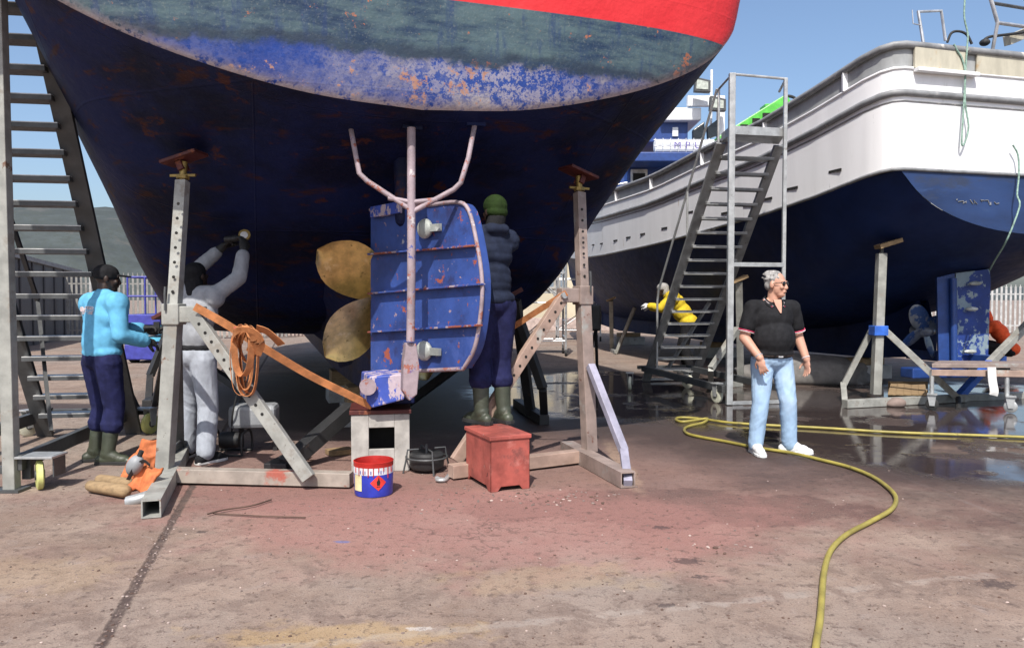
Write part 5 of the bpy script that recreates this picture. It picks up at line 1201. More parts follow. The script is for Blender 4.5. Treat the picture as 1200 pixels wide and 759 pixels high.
heap('rubble_sack', V(-12.9, 26.8, 0), (.6, .45, .5), 'sack', 'sagging white rubble sack next to the end of the shed', 'sack', 4, .8)
pole = MB(); pole.tube([P(106, 322, 26), P(105, 298, 26)], .05, 'fence_white', 8); pole.box(P(108, 310, 25.9), (.25, .1, .12), 'fence_white'); pole.tube([V(P(106, 330, 26).x, 26, 0), P(106, 320, 26)], .05, 'fence_white', 8)
tag(pole.build('camera_post'), 'thin white post with a small bracket rising over the palisade fence', 'post')
# beige building and low kerb behind the scaffolds
bd = thing('warehouse', V(5, 42, 0), 'beige warehouse with grey window strips behind the aluminium scaffold', 'building')
bx0, bx1, bz = P(585, 300, 40).x, P(905, 300, 40).x, P(640, 262, 40).z
one(lambda b: b.box(((bx0 + bx1) / 2, 44, bz / 2), (bx1 - bx0, 8, bz), 'beige'), 'wall', bd)
one(lambda b: b.box(((bx0 + bx1) / 2, 44, bz + .15), (bx1 - bx0 + .3, 8.3, .3), 'beige_dark'), 'parapet', bd)
for k, px in enumerate((618, 652, 694, 736, 778)):
    wx = P(px, 330, 40).x; wz = P(px, 322, 40).z
    wn = one(lambda b: b.box((wx, 39.98, wz), (1.1, .1, 1.3), 'window'), 'window', bd)
    one(lambda b: (b.box((wx, 39.95, wz - .68), (1.3, .2, .1), 'beige_dark'), b.box((wx, 39.93, wz), (.06, .08, 1.3), 'fence_white'), b.box((wx, 39.93, wz + .1), (1.1, .08, .06), 'fence_white')), 'sill', wn)
for k in range(6):
    x = bx0 + .4 + k * 2.6; one(lambda b: b.box((x, 39.97, bz / 2), (.35, .15, bz), 'beige_dark'), 'pilaster', bd)
lw = MB(); lw.box((P(660, 0, 36).x, 36, .30), (9, .4, .6), 'kerb'); tag(lw.build('low_wall', bevel=.02), 'low pinkish kerb wall in front of the beige warehouse', 'wall')
def scaffold(label, x0, x1, d, ytop, ybot):
    t = thing('scaffold_tower', P((x0 + x1) / 2, ybot, d), label, 'scaffold'); zt = P(0, ytop, d).z; X0, X1 = P(x0, 0, d).x, P(x1, 0, d).x; dp = 1.1
    for X in (X0, X1):
        def fr(b):
            for dy in (0, dp): b.tube([V(X, d + dy, .15), V(X, d + dy, zt)], .03, 'alu', 8)
            z = .5
            while z < zt: b.tube([V(X, d, z), V(X, d + dp, z)], .02, 'alu', 6); z += .42
        one(fr, 'end_frame', t)
    def brs(b, dys):
        for dy in dys:
            z = .4; s = 1
            while z < zt - 1.0:
                b.tube([V(X0 if s > 0 else X1, d + dy, z), V(X1 if s > 0 else X0, d + dy, z + 1.0)], .018, 'alu', 6); b.tube([V(X0, d + dy, z), V(X1, d + dy, z)], .018, 'alu', 6); z += 1.0; s = -s
            b.tube([V(X0, d + dy, zt - .05), V(X1, d + dy, zt - .05)], .02, 'alu', 6)
    for dy_ in (0, dp): one(lambda b: brs(b, (dy_,)), 'brace', t)
    one(lambda b: b.box(((X0 + X1) / 2, d + dp / 2, zt * .62), (X1 - X0, .9, .05), 'tread'), 'deck', t)
    for X in (X0, X1):
        for dy in (0, dp): one(lambda b: b.disc((X, d + dy, .09), .09, .05, V(1, 0, 0), 'rubber', 14), 'castor', t)
scaffold('aluminium scaffold tower glimpsed between the brown stand and the person in navy', 612, 664, 20, 296, 424)
scaffold('low aluminium scaffold tower standing farther back against the warehouse', 655, 705, 27, 325, 403)
# dark bollard-like machine near the brown post
mc = thing('outboard_motor', G(693, 432), 'small black machine on a thin stand behind the brown post', 'machine')
one(lambda b: b.box(P(697, 372, 14.5), (.2, .3, .5), 'black_steel'), 'housing', mc, bevel=.04)
one(lambda b: b.tube([P(698, 378, 14.5), G(700, 440)], .03, 'black_steel', 8), 'leg', mc)
one(lambda b: b.tube([P(698, 385, 14.5), G(688, 436)], .025, 'black_steel', 8), 'brace', mc)

# ------------------------------------------------------------------ people
DG = lambda: bpy.context.evaluated_depsgraph_get()
def local(mb, name, root, **kw):
    o = mb.build(name, None, **kw); o.parent = root; return o
def skin(mb, name, root, voxel=.009, it=4, wrinkle=0.0, wf=(13, 13, 20), seed=0.0):
    """union of the rounded limbs as one continuous surface"""
    o = mb.build(name, None)
    r_ = o.modifiers.new('r', 'REMESH'); r_.mode = 'VOXEL'; r_.voxel_size = voxel
    s_ = o.modifiers.new('s', 'SMOOTH'); s_.factor = .5; s_.iterations = it
    dg = DG(); me = bpy.data.meshes.new_from_object(o.evaluated_get(dg)); old = o.data
    o.modifiers.clear(); o.data = me; bpy.data.meshes.remove(old); me.name = name
    me.materials.clear(); me.materials.append(M[mb.slots[0]])
    for p in me.polygons: p.material_index = 0
    if wrinkle:
        ns = [v.normal.copy() for v in me.vertices]
        for v, n in zip(me.vertices, ns):
            p = v.co; q = Vector((p.x * wf[0] + seed, p.y * wf[1], p.z * wf[2]))
            f = .35 * noise.noise(q * .6); u = Vector((p.x * 5 + seed + p.z * 3, p.y * 5 - p.z * 2, p.z * wf[2] * 1.5 + p.x * 14)); r1 = 1 - 2.2 * abs(noise.noise(u)); w2 = Vector((p.x * 17 + seed, p.y * 17, p.z * 8)); r2 = 1 - 2 * abs(noise.noise(w2))
            v.co = p + n * (wrinkle * .75 * (f + .75 * max(0, r1) * (.5 + noise.noise(p * 5)) + .45 * r2 - .3))
    me.polygons.foreach_set('use_smooth', [True] * len(me.polygons)); o.parent = root
    return o
def basis(fwd, up=Vector((0, 0, 1))):
    f = Vector(fwd).normalized(); r_ = f.cross(up).normalized(); u = r_.cross(f)
    return Matrix((r_, f, u)).transposed()               # local x = right, y = forward, z = up
def head_shape(b, c, rot, mat):
    q = lambda x, y, z: c + rot @ Vector((x, y, z))
    b.ell(q(0, -.012, .03), (.076, .096, .092), mat, rot); b.ell(q(0, .022, -.03), (.064, .070, .088), mat, rot)
    b.ell(q(0, .045, -.088), (.044, .042, .036), mat, rot); b.ell(q(0, .07, -.098), (.022, .02, .018), mat, rot)
    b.cone(q(0, .088, .012), .010, q(0, .104, -.032), .0145, mat); b.ell(q(0, .098, -.036), (.021, .016, .012), mat, rot)
    b.cone(q(-.04, .082, .026), .012, q(.04, .082, .026), .012, mat); b.ell(q(.038, .072, -.025), (.024, .02, .022), mat, rot); b.ell(q(-.038, .072, -.025), (.024, .02, .022), mat, rot)
    b.cone(q(-.018, .090, -.066), .009, q(.018, .090, -.066), .009, mat)
    for s in (-1, 1): b.ell(q(s * .080, -.008, -.006), (.012, .022, .034), mat, rot)
def hand_shape(b, w_, d, n, s, thumb, curl, mat, pad=0.0):
    d = d.normalized(); n = (n - d * n.dot(d)).normalized(); ac = d.cross(n) * thumb
    rt = Matrix((ac, n, d)).transposed()
    b.ell(w_ + d * .048 * s, (.041 * s + pad, .017 * s + pad, .054 * s), mat, rt)
    for k, (o_, L) in enumerate(((.030, .072), (.010, .082), (-.011, .077), (-.031, .060))):
        p = w_ + d * .088 * s + ac * o_ * s; dd = d.copy(); r_ = .0095 * s + pad * .5; ang = 0
        for j in range(3):
            ang = curl * (.6 + .8 * j) * (1 + .12 * k); dd = (d * math.cos(ang) + n * math.sin(ang) + ac * .10 * (1.2 - k)).normalized()
            e = p + dd * L * s * (.44, .32, .24)[j]; b.cone(p, r_, e, r_ * .92, mat, 8); p = e; r_ *= .92
    p = w_ + d * .025 * s + ac * .034 * s; dd = (d * .65 + ac * .7 + n * .35).normalized(); e = p + dd * .042 * s
    b.cone(p, .013 * s + pad * .5, e, .0115 * s + pad * .5, mat, 8); b.cone(e, .0115 * s + pad * .5, e + (d * .85 + n * .5 + ac * .15).normalized() * .036 * s, .0095 * s + pad * .5, mat, 8)
def torso_shape(b, J, mat, pad=0.0, belly=0.0, parts='pwcs'):
    up = (J['chest'] - J['pel']).normalized(); rt_ = (J['shR'] - J['shL']).normalized(); f = up.cross(rt_)
    rot = Matrix((rt_, f, up)).transposed(); wz = (J['pel'] + J['chest']) / 2
    hr = (J['hipR'] - J['hipL']); hr.z = 0; hr.normalize(); hrot = Matrix((hr, Vector((0, 0, 1)).cross(hr), Vector((0, 0, 1)))).transposed()
    if 'p' in parts: b.ell(J['pel'] + Vector((0, 0, -.01)), (.160 + pad + belly * .35, .115 + pad + belly * .4, .13), mat, hrot, 20, 12)
    if 'w' in parts: b.ell(wz + f * belly * .55, (.145 + pad + belly * .75, .105 + pad + belly, .20), mat, rot, 20, 12)
    if 'c' in parts: b.ell(J['chest'] + up * .02, (.170 + pad + belly * .3, .115 + pad + belly * .35, .17), mat, rot, 20, 12)
    if 's' in parts:
        b.cone(J['shL'], .062 + pad, J['shR'], .062 + pad, mat, 14); b.cone(J['chest'] + up * .10, .085 + pad, J['neck'], .055 + pad * .6, mat, 14)
        for s in ('shL', 'shR'): b.cone(J[s] - up * .02, .064 + pad, J['neck'] * .75 + J[s] * .25, .045 + pad * .7, mat)
def limbs(b, J, mat, pad=0.0, arms=1.0, legs=1.0, fore=1.0, hem=0.0, slim=1.0):
    for s in 'LR':
        if arms:
            a, e, w_ = J['sh' + s], J['el' + s], J['wr' + s]
            if arms < 1: b.cone(a, .056 * slim + pad, a.lerp(e, arms), .053 * slim + pad + hem, mat, 14)
            else:
                b.cone(a, .055 * slim + pad, e, .045 * slim + pad, mat, 14)
                if fore: b.cone(e, .045 * slim + pad, e.lerp(w_, fore), .031 * slim + pad + hem, mat, 14)
        if legs:
            h, k, n = J['hip' + s], J['kn' + s], J['an' + s]
            b.cone(h, .092 * slim + pad, k, .062 * slim + pad, mat, 16); m_ = k.lerp(n, .3); b.cone(k, .060 * slim + pad, m_, .060 * slim + pad, mat, 16); b.cone(m_, .060 * slim + pad, k.lerp(n, legs), .042 * slim + pad + hem, mat, 16)
def shoe_shape(b, an, d, mat, L=.27, w_=.046, h=.0, boot=0.0):
    d = Vector((d[0], d[1], 0)).normalized(); g = Vector((an.x, an.y, h))
    hl_, bl_, tp_ = g - d * L * .22, g + d * L * .42, g + d * L * .62
    rt = basis(d)
    b.cone(hl_ + z_ * .045, .044, g + d * L * .2 + z_ * .05, .046, mat); b.ell(bl_ + z_ * .042, (w_, L * .24, .046), mat, rt); b.ell(tp_ + z_ * .03, (w_ * .85, .05, .032), mat, rt)
    b.ell(hl_ + z_ * .03, (.04, .045, .034), mat, rt); b.cone(g + z_ * .095 - d * .01, .056, g + d * L * .25 + z_ * .06, .048, mat)
    if boot: b.cone(g + z_ * .10, .054, g + z_ * boot + Vector((0, 0, 0)), .066, mat, 16)
    return hl_, bl_, tp_, rt
def sole_shape(b, an, d, mat, L=.27, w_=.05, h=.0, th=.024):
    d = Vector((d[0], d[1], 0)).normalized(); r_ = Vector((-d.y, d.x, 0)); g = Vector((an.x, an.y, h)); pts = []
    for x, y in ((-.36, 0), (-.33, .72), (-.1, .72), (.15, .78), (.4, 1.02), (.6, .95), (.74, .6), (.79, 0), (.74, -.6), (.6, -.95), (.4, -1.02), (.15, -.78), (-.1, -.72), (-.33, -.72)): pts.append(g + d * L * x + r_ * w_ * y + z_ * .002)
    b.prism(pts, z_ * th, mat)
def person(loc, yaw, sc, label, J):
    t = thing('person', loc, label, 'person'); t.rotation_euler = (0, 0, yaw); t.scale = (sc, sc, sc)
    for k in J:
        if k not in ('head_f', 'fL', 'fR', 'cuL', 'cuR'): J[k] = Vector(J[k])
    return t
def body_of(t, J, mat, pad=-.012, belly=0, hands=True, seed=0, voxel=.0075, slim=1.0):
    b = MB(); torso_shape(b, J, mat, pad, belly); limbs(b, J, mat, 0 if slim > 1 else -.004, slim=slim)
    rot = basis(J['head_f']); head_shape(b, J['head'], rot, mat); b.cone(J['neck'] - z_ * .03, .058, J['head'] + rot @ Vector((0, -.02, -.06)), .054, mat, 14)
    if hands:
        for s, th in (('L', 1), ('R', -1)):
            d = J.get('hd' + s, (J['wr' + s] - J['el' + s])); hand_shape(b, J['wr' + s], d, J['pn' + s], 1.0, th, J['cu' + s][0], mat)
    for s in 'LR' if hands == 9 else '': b.cone(J['an' + s], .045, J['an' + s] - z_ * .03 + Vector((J['f' + s][0], J['f' + s][1], 0)).normalized() * .12, .03, mat)
    return skin(b, 'body', t, voxel, 2)

# -- the man in the black polo
J = dict(pel=(0, 0, .93), chest=(.0, .01, 1.27), neck=(-.0, .015, 1.47), head=(-.014, .045, 1.612), head_f=(-.62, .78, -.02),
         hipR=(.095, 0, .89), hipL=(-.095, 0, .89), knR=(.125, .035, .50), knL=(-.135, .07, .50), anR=(.15, -.01, .09), anL=(-.185, .015, .09), fR=(.1, 1), fL=(-.85, .55),
         shR=(.205, 0, 1.395), shL=(-.205, 0, 1.395), elR=(.275, -.01, 1.11), elL=(-.285, -.03, 1.11), wrR=(.205, .17, .93), wrL=(-.325, .06, .90),
         pnR=(-.7, -.5, -.3), pnL=(.8, .2, 0), hdR=(-.12, .28, -1), hdL=(-.02, .16, -1), cuR=(.32,), cuL=(.28,))
pp = G(903, 531); pp.z = 0
m1 = person(pp, math.pi + .16, 1.015, 'grey-haired man in black polo shirt, sunglasses and pale jeans, stepping over the yellow hose', J)
body_of(m1, J, 'skin', -.015, .03, slim=1.12)
Jp = dict(J); Jp['neck'] = J['neck'] - z_ * .055; b = MB(); torso_shape(b, Jp, 'black_cloth', .014, .06, 'wcs'); limbs(b, J, 'black_cloth', .016, arms=.62, legs=0, hem=.010)
b.ell(Vector((0, .022, .965)), (.200, .165, .075), 'black_cloth', None, 20, 10)
sh = skin(b, 'polo_shirt', m1, .0085, 12, .006, (7, 7, 6), 1.3)
for s in 'LR':
    a, e = J['sh' + s], J['el' + s]; c = a.lerp(e, .80); x, y, d = frame_of(e - a)
    for dz, mt in ((0, 'white_trim'), (.012, 'pinkred')): one_ = MB(); one_.tube([c - d * dz + (x * math.cos(k * math.pi / 9) + y * math.sin(k * math.pi / 9)) * .0755 for k in range(18)], .005, mt, 6, True); local(one_, 'sleeve_trim', sh, smooth=50).parent = sh
b = MB(); nk = J['neck']; pts = [nk + Vector((math.sin(a) * .084, math.cos(a) * .078 + .010, .004 - .060 * max(0, math.cos(a)) + .014)) for a in [k * math.pi / 10 for k in range(20)]]

for s in (-1, 1): b.ribbon(crom([nk + Vector((s * .02, -.085, .018)), nk + Vector((s * .075, -.045, .012)), nk + Vector((s * .088, .02, -.01)), nk + Vector((s * .075, .075, -.045)), nk + Vector((s * .045, .108, -.075))], 4), .042, .008, 'black_cloth', Vector((s * .75, .15, -.6)))
local(b, 'collar', sh, smooth=60)
for s in (-1, 1):
    b = MB(); b.tube(crom([nk + Vector((s * .088, -.01, .008)), nk + Vector((s * .082, .055, -.028)), nk + Vector((s * .050, .100, -.062))], 4), .004, 'white_trim', 6); b.tube(crom([nk + Vector((s * .095, -.01, .000)), nk + Vector((s * .089, .058, -.036)), nk + Vector((s * .060, .104, -.070))], 4), .003, 'pinkred', 6); local(b, 'collar_trim', sh, smooth=60)
b = MB(); b.prism([nk + Vector(p) for p in ((-.040, .070, .0), (.040, .070, .0), (.030, .098, -.055), (.005, .138, -.125), (-.005, .138, -.125), (-.030, .098, -.055))], Vector((0, .014, 0)), 'skin'); local(b, 'open_neck', sh)
b = MB(); torso_shape(b, J, 'denim', .020, .035, 'p'); limbs(b, J, 'denim', .016, arms=0, legs=1.0, hem=.012, slim=1.03)
tr = skin(b, 'jeans', m1, .0085, 6, .008, (8, 8, 10), 4.1)
b = MB(); b.tube([Vector((math.cos(a) * .188, math.sin(a) * .160 + .004, .948)) for a in [k * math.pi / 16 for k in range(32)]], .016, 'belt', 8, True); b.box((0, .172, .948), (.045, .012, .034), 'alu'); local(b, 'belt', tr, smooth=50)
for s in 'RL':
    b = MB(); shoe_shape(b, J['an' + s], J['f' + s], 'white_shoe', .27); so_ = skin(b, 'trainer', m1, .006, 2)
    b = MB(); sole_shape(b, J['an' + s], J['f' + s], 'white_shoe', .275, .050); local(b, 'sole', so_, bevel=.004).parent = so_
rot = basis(J['head_f']); hq = lambda x, y, z: J['head'] + rot @ Vector((x, y, z))
b = MB(); b.ell(hq(0, -.026, .042), (.080, .094, .088), 'hair_grey', rot); b.ell(hq(0, -.055, -.005), (.076, .056, .060), 'hair_grey', rot)
for k in range(60):
    a = random.uniform(-2.6, 2.6); e_ = random.uniform(.0, 1.3); p = Vector((.080 * math.sin(a) * math.cos(e_), -.022 - .094 * math.cos(a) * math.cos(e_), .045 + .086 * math.sin(e_))); b.cone(hq(*p), .010, hq(p.x * 1.0, p.y + -.03, p.z + .004), .006, 'hair_grey', 6)
skin(b, 'hair', m1, .006, 10, .0015, (60, 60, 60))
b = MB()
for s in (-1, 1): b.ell(hq(s * .033, .092, .010), (.030, .009, .021), 'dark_glass', rot); b.tube([hq(s * .062, .082, .014), hq(s * .080, .04, .014), hq(s * .084, -.01, .008)], .003, 'belt', 6)
b.tube([hq(-.01, .102, .016), hq(.01, .102, .016)], .004, 'belt', 6); local(b, 'sunglasses', m1, smooth=60)
b = MB(); x, y, d = frame_of(J['wrL'] - J['elL']); b.tube([J['wrL'] - d * .02 + (x * math.cos(k * math.pi / 8) + y * math.sin(k * math.pi / 8)) * .035 for k in range(16)], .006, 'white_trim', 6, True); local(b, 'bracelet', m1, smooth=50)
b = MB(); x, y, d = frame_of(J['wrR'] - J['elR']); b.tube([J['wrR'] - d * .02 + (x * math.cos(k * math.pi / 8) + y * math.sin(k * math.pi / 8)) * .035 for k in range(16)], .007, 'alu', 6, True); local(b, 'watch', m1, smooth=50)

def glove_pair(t, J, mat):
    for s, th in (('L', 1), ('R', -1)):
        d = J.get('hd' + s, (J['wr' + s] - J['el' + s])); b = MB(); hand_shape(b, J['wr' + s], d, J['pn' + s], 1.05, th, J['cu' + s][0], mat, .007)
        b.cone(J['wr' + s] - d.normalized() * .05, .043, J['wr' + s] + d.normalized() * .03, .036, mat); skin(b, 'glove', t, .007, 2)
def cap_shape(b, c, rot, mat, brim=True, drop=0.0):
    q = lambda x, y, z: c + rot @ Vector((x, y, z))
    b.ell(q(0, -.012, .045), (.088, .108, .082), mat, rot); b.ell(q(0, -.015, .02), (.088, .106, .05), mat, rot)
    if brim: b.ell(q(0, .125, .035), (.070, .075, .009), mat, rot)
    if drop: b.ell(q(0, -.05, -.03), (.085, .072, .11), mat, rot)

# -- worker in the sky-blue sweatshirt, by the stairs
J = dict(pel=(0, 0, .95), chest=(0, .03, 1.28), neck=(0, .03, 1.49), head=(.01, .06, 1.635), head_f=(.62, 1, -.10),
         hipR=(.09, 0, .90), hipL=(-.09, 0, .90), knR=(.10, .05, .50), knL=(-.10, .06, .50), anR=(.10, -.02, .09), anL=(-.12, .0, .09), fR=(.9, .6), fL=(.6, .8),
         shR=(.205, .03, 1.42), shL=(-.205, .03, 1.42), elR=(.275, .0, 1.14), elL=(-.255, .09, 1.15), wrR=(.27, .24, 1.08), wrL=(.06, .36, 1.18),
         pnR=(-.6, .1, -.6), pnL=(.5, .2, -.7), cuR=(.5,), cuL=(.55,))
pp = G(121, 542); pp.z = 0
m2 = person(pp, math.atan2(-.50, .86), 1.03, 'worker in a sky-blue sweatshirt, dark cap and rubber boots, standing by the tall stairs', J)
body_of(m2, J, 'skin_dark', -.015)
b = MB(); b.cone(J['chest'] + z_ * .08, .15, J['pel'] + z_ * .10, .155, 'sky_shirt', 18); torso_shape(b, J, 'sky_shirt', .034, .01, 'wcs'); limbs(b, J, 'sky_shirt', .026, legs=0, fore=.93, hem=.008); b.ell(Vector((0, .01, .985)), (.190, .155, .075), 'sky_shirt', None, 20, 10)
shb = skin(b, 'sweatshirt', m2, .0085, 22, .007, (8, 8, 7), 2.2)
b = MB(); back = lambda x, z: Vector((x, J['chest'].y - .148 - .0 * abs(x) + .35 * x * x, z))
def emblem(b):
    for x0, z0, r_ in ((-.085, 1.365, .022), (-.055, 1.36, .014)): b.disc(back(x0, z0), r_, .012, (0, -1, 0), 'white_trim', 16)
    random.seed(4)
    for row, (zz, x0, x1) in enumerate(((1.375, -.03, .09), (1.335, -.075, .085))):
        x = x0
        while x < x1:
            w_ = .020; k = random.choice((0, 1, 2)); pts = [back(x, zz - .014), back(x, zz + .014), back(x + w_ * .7, zz + .014)] if k == 0 else ([back(x, zz + .014), back(x + w_ * .6, zz + .004), back(x, zz - .006), back(x + w_ * .6, zz - .014)] if k == 1 else [back(x, zz - .014), back(x + w_ * .35, zz + .014), back(x + w_ * .7, zz - .014)])
            b.tube(pts, .004, 'white_trim', 5); x += w_
emblem(b); local(b, 'printed_lettering', shb).parent = shb
b = MB(); torso_shape(b, J, 'navy_trousers', .024, .0, 'p'); limbs(b, J, 'navy_trousers', .026, arms=0, legs=.38, hem=.030)
skin(b, 'trousers', m2, .0085, 8, .009, (8, 8, 9), 7.7)
def boots(t, J, mat, top=.40, h=0.0):
    for s in 'RL':
        b = MB(); shoe_shape(b, J['an' + s], J['f' + s], mat, .29, .05, 0, 0); k = J['kn' + s]; a = J['an' + s]
        b.cone(a + z_ * .0, .056, a.lerp(k, (top - .09) / (k.z - .09)), .074, mat, 16); bo = skin(b, 'rubber_boot', t, .0075, 3, .003, (14, 14, 26), 1)
        b = MB(); sole_shape(b, a, J['f' + s], 'rubber', .30, .055, 0, .03); local(b, 'sole', bo, bevel=.004).parent = bo
boots(m2, J, 'boot_green', .44)
glove_pair(m2, J, 'rubber')
rot = basis(J['head_f']); b = MB(); cap_shape(b, J['head'], rot, 'black_cloth'); skin(b, 'cap', m2, .006, 3, .002)
tl_ = MB(); w0 = J['wrL']
mw = Matrix.Translation(m2.location) @ Matrix.Rotation(m2.rotation_euler.z, 4, 'Z')
ct = mw @ (J['wrL'] + Vector((.04, .10, .02)))
sb = MB(); sb.ell(ct, (.07, .06, .05), 'rubber', None, 16, 10); sb.box(ct + V(.03, 0, .05), (.05, .05, .06), 'black_steel', .3); sb.tube([ct + V(.02, 0, 0), ct + V(.12, .02, .03)], .018, 'rubber', 8)
tag(sb.build('hand_tool', smooth=50), 'small black hand tool held by the worker in the sky-blue sweatshirt', 'tool')

# -- worker in grey sweatshirt with raised arms
J = dict(pel=(0, 0, .96), chest=(.02, .02, 1.29), neck=(.0, .05, 1.50), head=(-.03, .08, 1.645), head_f=(.10, 1, .30),
         hipR=(.09, 0, .91), hipL=(-.09, 0, .91), knR=(.12, .03, .50), knL=(-.13, .07, .50), anR=(.16, -.06, .09), anL=(-.17, .10, .09), fR=(.30, 1), fL=(-.2, 1),
         shR=(.20, .03, 1.47), shL=(-.17, .06, 1.47), elR=(.36, .16, 1.63), elL=(-.22, .26, 1.68), wrR=(.33, .27, 1.88), wrL=(.02, .36, 1.91),
         pnR=(-.6, .2, .1), pnL=(.6, .2, .2), hdR=(-.12, .2, 1), hdL=(.65, .2, .5), cuR=(.7,), cuL=(.7,))
pp = G(229, 540); pp.z = 0
m3 = person(pp, math.atan2(-.30, .95), 1.04, 'worker in grey sweatshirt and pale joggers reaching up to grind the hull, seen from behind', J)
body_of(m3, J, 'skin_dark', -.015)
b = MB(); torso_shape(b, J, 'grey_sweat', .032, .0, 'wcs'); limbs(b, J, 'grey_sweat', .022, legs=0, fore=.80, hem=.008)
skin(b, 'sweatshirt', m3, .0085, 16, .007, (9, 9, 8), 5.2)
b = MB(); b.ell(Vector((0, .005, 1.01)), (.178, .136, .06), 'black_cloth', None, 20, 10); skin(b, 'vest_hem', m3, .008, 2, .004)
b = MB(); torso_shape(b, J, 'pale_track', .018, .0, 'p'); limbs(b, J, 'pale_track', .026, arms=0, legs=.97, hem=.012)
skin(b, 'joggers', m3, .0085, 8, .009, (8, 8, 9), 3.1)
for s in 'RL':
    b = MB(); shoe_shape(b, J['an' + s], J['f' + s], 'black_cloth', .27); so_ = skin(b, 'trainer', m3, .006, 2)
    b = MB(); sole_shape(b, J['an' + s], J['f' + s], 'sack', .275, .050); local(b, 'sole', so_, bevel=.004).parent = so_
glove_pair(m3, J, 'rubber')
rot = basis(J['head_f']); b = MB(); cap_shape(b, J['head'], rot, 'black_cloth', False, 1); b.cone(J['neck'] + Vector((0, -.03, -.02)), .075, J['head'] + Vector((0, -.03, -.04)), .075, 'black_cloth'); skin(b, 'balaclava', m3, .007, 3, .003)
mw = Matrix.Translation(m3.location) @ Matrix.Rotation(m3.rotation_euler.z, 4, 'Z') @ Matrix.Scale(1.04, 4)
ct = mw @ (J['wrR'] + Vector((-.06, .05, .12)))
gr = thing('angle_grinder', ct, 'small grinder with a yellow disc guard held overhead by the worker in grey', 'grinder')
one(lambda b: b.tube([ct + V(-.16, .0, -.02), ct + V(.02, .02, .0)], .03, 'black_steel', 12), 'body', gr, smooth=50)
one(lambda b: b.disc(ct + V(.03, .0, .02), .055, .03, (.2, -.9, .3), 'brass', 18), 'guard', gr, smooth=40)
one(lambda b: b.disc(ct + V(.032, -.02, .02), .035, .012, (.2, -.9, .3), 'sack', 16), 'disc', gr, smooth=40)

# -- worker in the navy puffer jacket on the red box
J = dict(pel=(0, 0, .96), chest=(0, .05, 1.31), neck=(.03, .04, 1.52), head=(.055, .06, 1.665), head_f=(-.05, 1, .12),
         hipR=(.09, 0, .91), hipL=(-.09, 0, .91), knR=(.09, .03, .50), knL=(-.09, .05, .50), anR=(.085, -.03, .09), anL=(-.095, .01, .09), fR=(.02, 1), fL=(-.1, 1),
         shR=(.18, .06, 1.45), shL=(-.18, .06, 1.45), elR=(.22, .26, 1.36), elL=(-.21, .28, 1.40), wrR=(.14, .46, 1.50), wrL=(-.12, .48, 1.52),
         pnR=(-.5, .3, -.2), pnL=(.5, .3, -.2), cuR=(.5,), cuL=(.5,))
m4 = person(V(-.165, 6.54, TOPZ), math.atan2(.55, .84), 1.085, 'worker in navy puffer jacket and green beanie standing on the red box behind the rudder', J)
body_of(m4, J, 'skin_dark', -.015)
b = MB(); torso_shape(b, J, 'puffer', .032, .0, 'wcs'); limbs(b, J, 'puffer', .026, legs=0, fore=.92, hem=.006); b.ell(Vector((0, .01, .98)), (.192, .155, .09), 'puffer', None, 20, 10); b.cone(J['neck'] + Vector((-.05, -.05, .0)), .06, J['neck'] + Vector((.05, -.05, .0)), .06, 'puffer')
jk = skin(b, 'puffer_jacket', m4, .0085, 12, .0)
for v in jk.data.vertices: n = v.normal; v.co += n * (.006 * abs(math.sin(v.co.z * 40 + 1.6 * noise.noise(v.co * 4))) + .012 * noise.noise(v.co * 9) - .004)
b = MB(); torso_shape(b, J, 'navy_trousers', .020, .0, 'p'); limbs(b, J, 'navy_trousers', .026, arms=0, legs=.38, hem=.026)
skin(b, 'trousers', m4, .0085, 8, .009, (8, 8, 9), 9.7)
boots(m4, J, 'boot_green', .42)
glove_pair(m4, J, 'rubber')
rot = basis(J['head_f']); b = MB(); b.ell(J['head'] + Vector((0, -.012, .045)), (.092, .110, .095), 'beanie', rot); b.ell(J['head'] + Vector((0, -.03, .0)), (.090, .095, .06), 'beanie', rot); skin(b, 'beanie', m4, .006, 3, .002, (40, 40, 40))
b = MB(); b.cone(J['neck'] + Vector((0, -.01, .0)), .078, J['head'] + Vector((0, -.04, -.04)), .072, 'black_cloth'); skin(b, 'neck_warmer', m4, .008, 3, .004)

# -- worker in yellow by the bow, half hidden by the stairs
J = dict(pel=(0, -.05, .92), chest=(0, .16, 1.20), neck=(0, .30, 1.36), head=(0, .40, 1.46), head_f=(0, 1, -.1),
         hipR=(.09, -.05, .87), hipL=(-.09, -.05, .87), knR=(.12, .06, .48), knL=(-.10, .02, .48), anR=(.13, -.02, .09), anL=(-.12, -.10, .09), fR=(.2, 1), fL=(-.1, 1),
         shR=(.19, .22, 1.33), shL=(-.19, .22, 1.33), elR=(.26, .40, 1.12), elL=(-.24, .42, 1.14), wrR=(.12, .62, 1.15), wrL=(-.12, .62, 1.18),
         pnR=(-.5, .3, -.3), pnL=(.5, .3, -.3), cuR=(.4,), cuL=(.4,))
pp = V(3.50, 15.5, 0)
m5 = person(pp, math.atan2(.96, .25), 1.15, 'stooping worker in a yellow jacket and grey hood, half hidden behind the railed stairs', J)
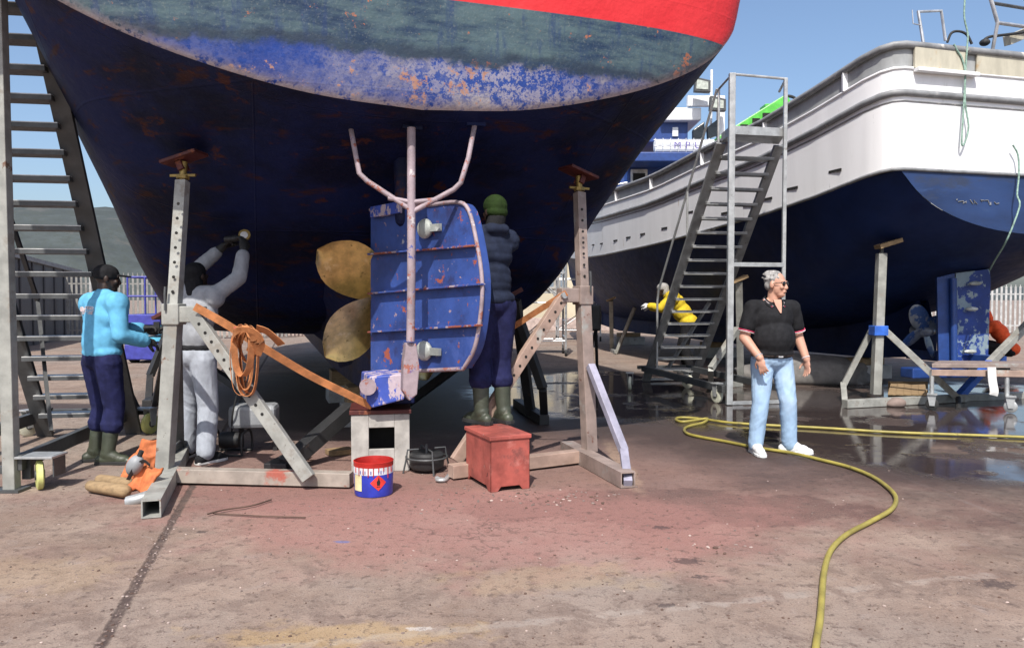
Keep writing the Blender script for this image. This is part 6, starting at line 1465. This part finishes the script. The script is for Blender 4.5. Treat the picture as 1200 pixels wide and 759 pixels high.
body_of(m5, J, 'skin_dark', -.015, voxel=.012)
b = MB(); torso_shape(b, J, 'yellow_jacket', .06, .0, 'pwcs'); limbs(b, J, 'yellow_jacket', .028, legs=0, fore=.9); skin(b, 'jacket', m5, .012, 3, .010, (8, 8, 10), 1)
b = MB(); limbs(b, J, 'black_cloth', .026, arms=0, legs=.95); skin(b, 'trousers', m5, .012, 3, .008)
boots(m5, J, 'rubber', .36); glove_pair(m5, J, 'glove_white')
rot = basis(J['head_f']); b = MB(); cap_shape(b, J['head'], rot, 'grey_hood', False, 1); skin(b, 'hood', m5, .009, 3, .003)
# -- crouching worker in orange beyond the patched rudder
J = dict(pel=(0, -.12, .42), chest=(0, .06, .70), neck=(0, .22, .88), head=(0, .30, 1.00), head_f=(0, 1, -.3),
         hipR=(.09, -.10, .38), hipL=(-.09, -.10, .38), knR=(.16, .26, .48), knL=(-.16, .24, .46), anR=(.14, .0, .09), anL=(-.13, -.02, .09), fR=(.2, 1), fL=(-.2, 1),
         shR=(.19, .14, .84), shL=(-.19, .14, .84), elR=(.26, .36, .68), elL=(-.25, .36, .68), wrR=(.12, .55, .62), wrL=(-.10, .55, .64),
         pnR=(-.5, .3, -.3), pnL=(.5, .3, -.3), cuR=(.4,), cuL=(.4,))
m6 = person(V(P(1176, 400, 16.0).x, 16.0, 0), math.atan2(.8, .6), 1.12, 'crouching worker in bright orange, seen low down beyond the patched blue rudder', J)
body_of(m6, J, 'skin_dark', -.015, voxel=.012)
b = MB(); torso_shape(b, J, 'orange_jacket', .035, .0, 'pwcs'); limbs(b, J, 'orange_jacket', .028, legs=0, fore=.9); skin(b, 'jacket', m6, .012, 3, .010, (8, 8, 10), 6)
b = MB(); limbs(b, J, 'black_cloth', .024, arms=0, legs=.95); skin(b, 'trousers', m6, .012, 3, .008)
boots(m6, J, 'rubber', .30); glove_pair(m6, J, 'rubber')
rot = basis(J['head_f']); b = MB(); cap_shape(b, J['head'], rot, 'orange_jacket', False, 1); skin(b, 'hood', m6, .009, 3, .003)
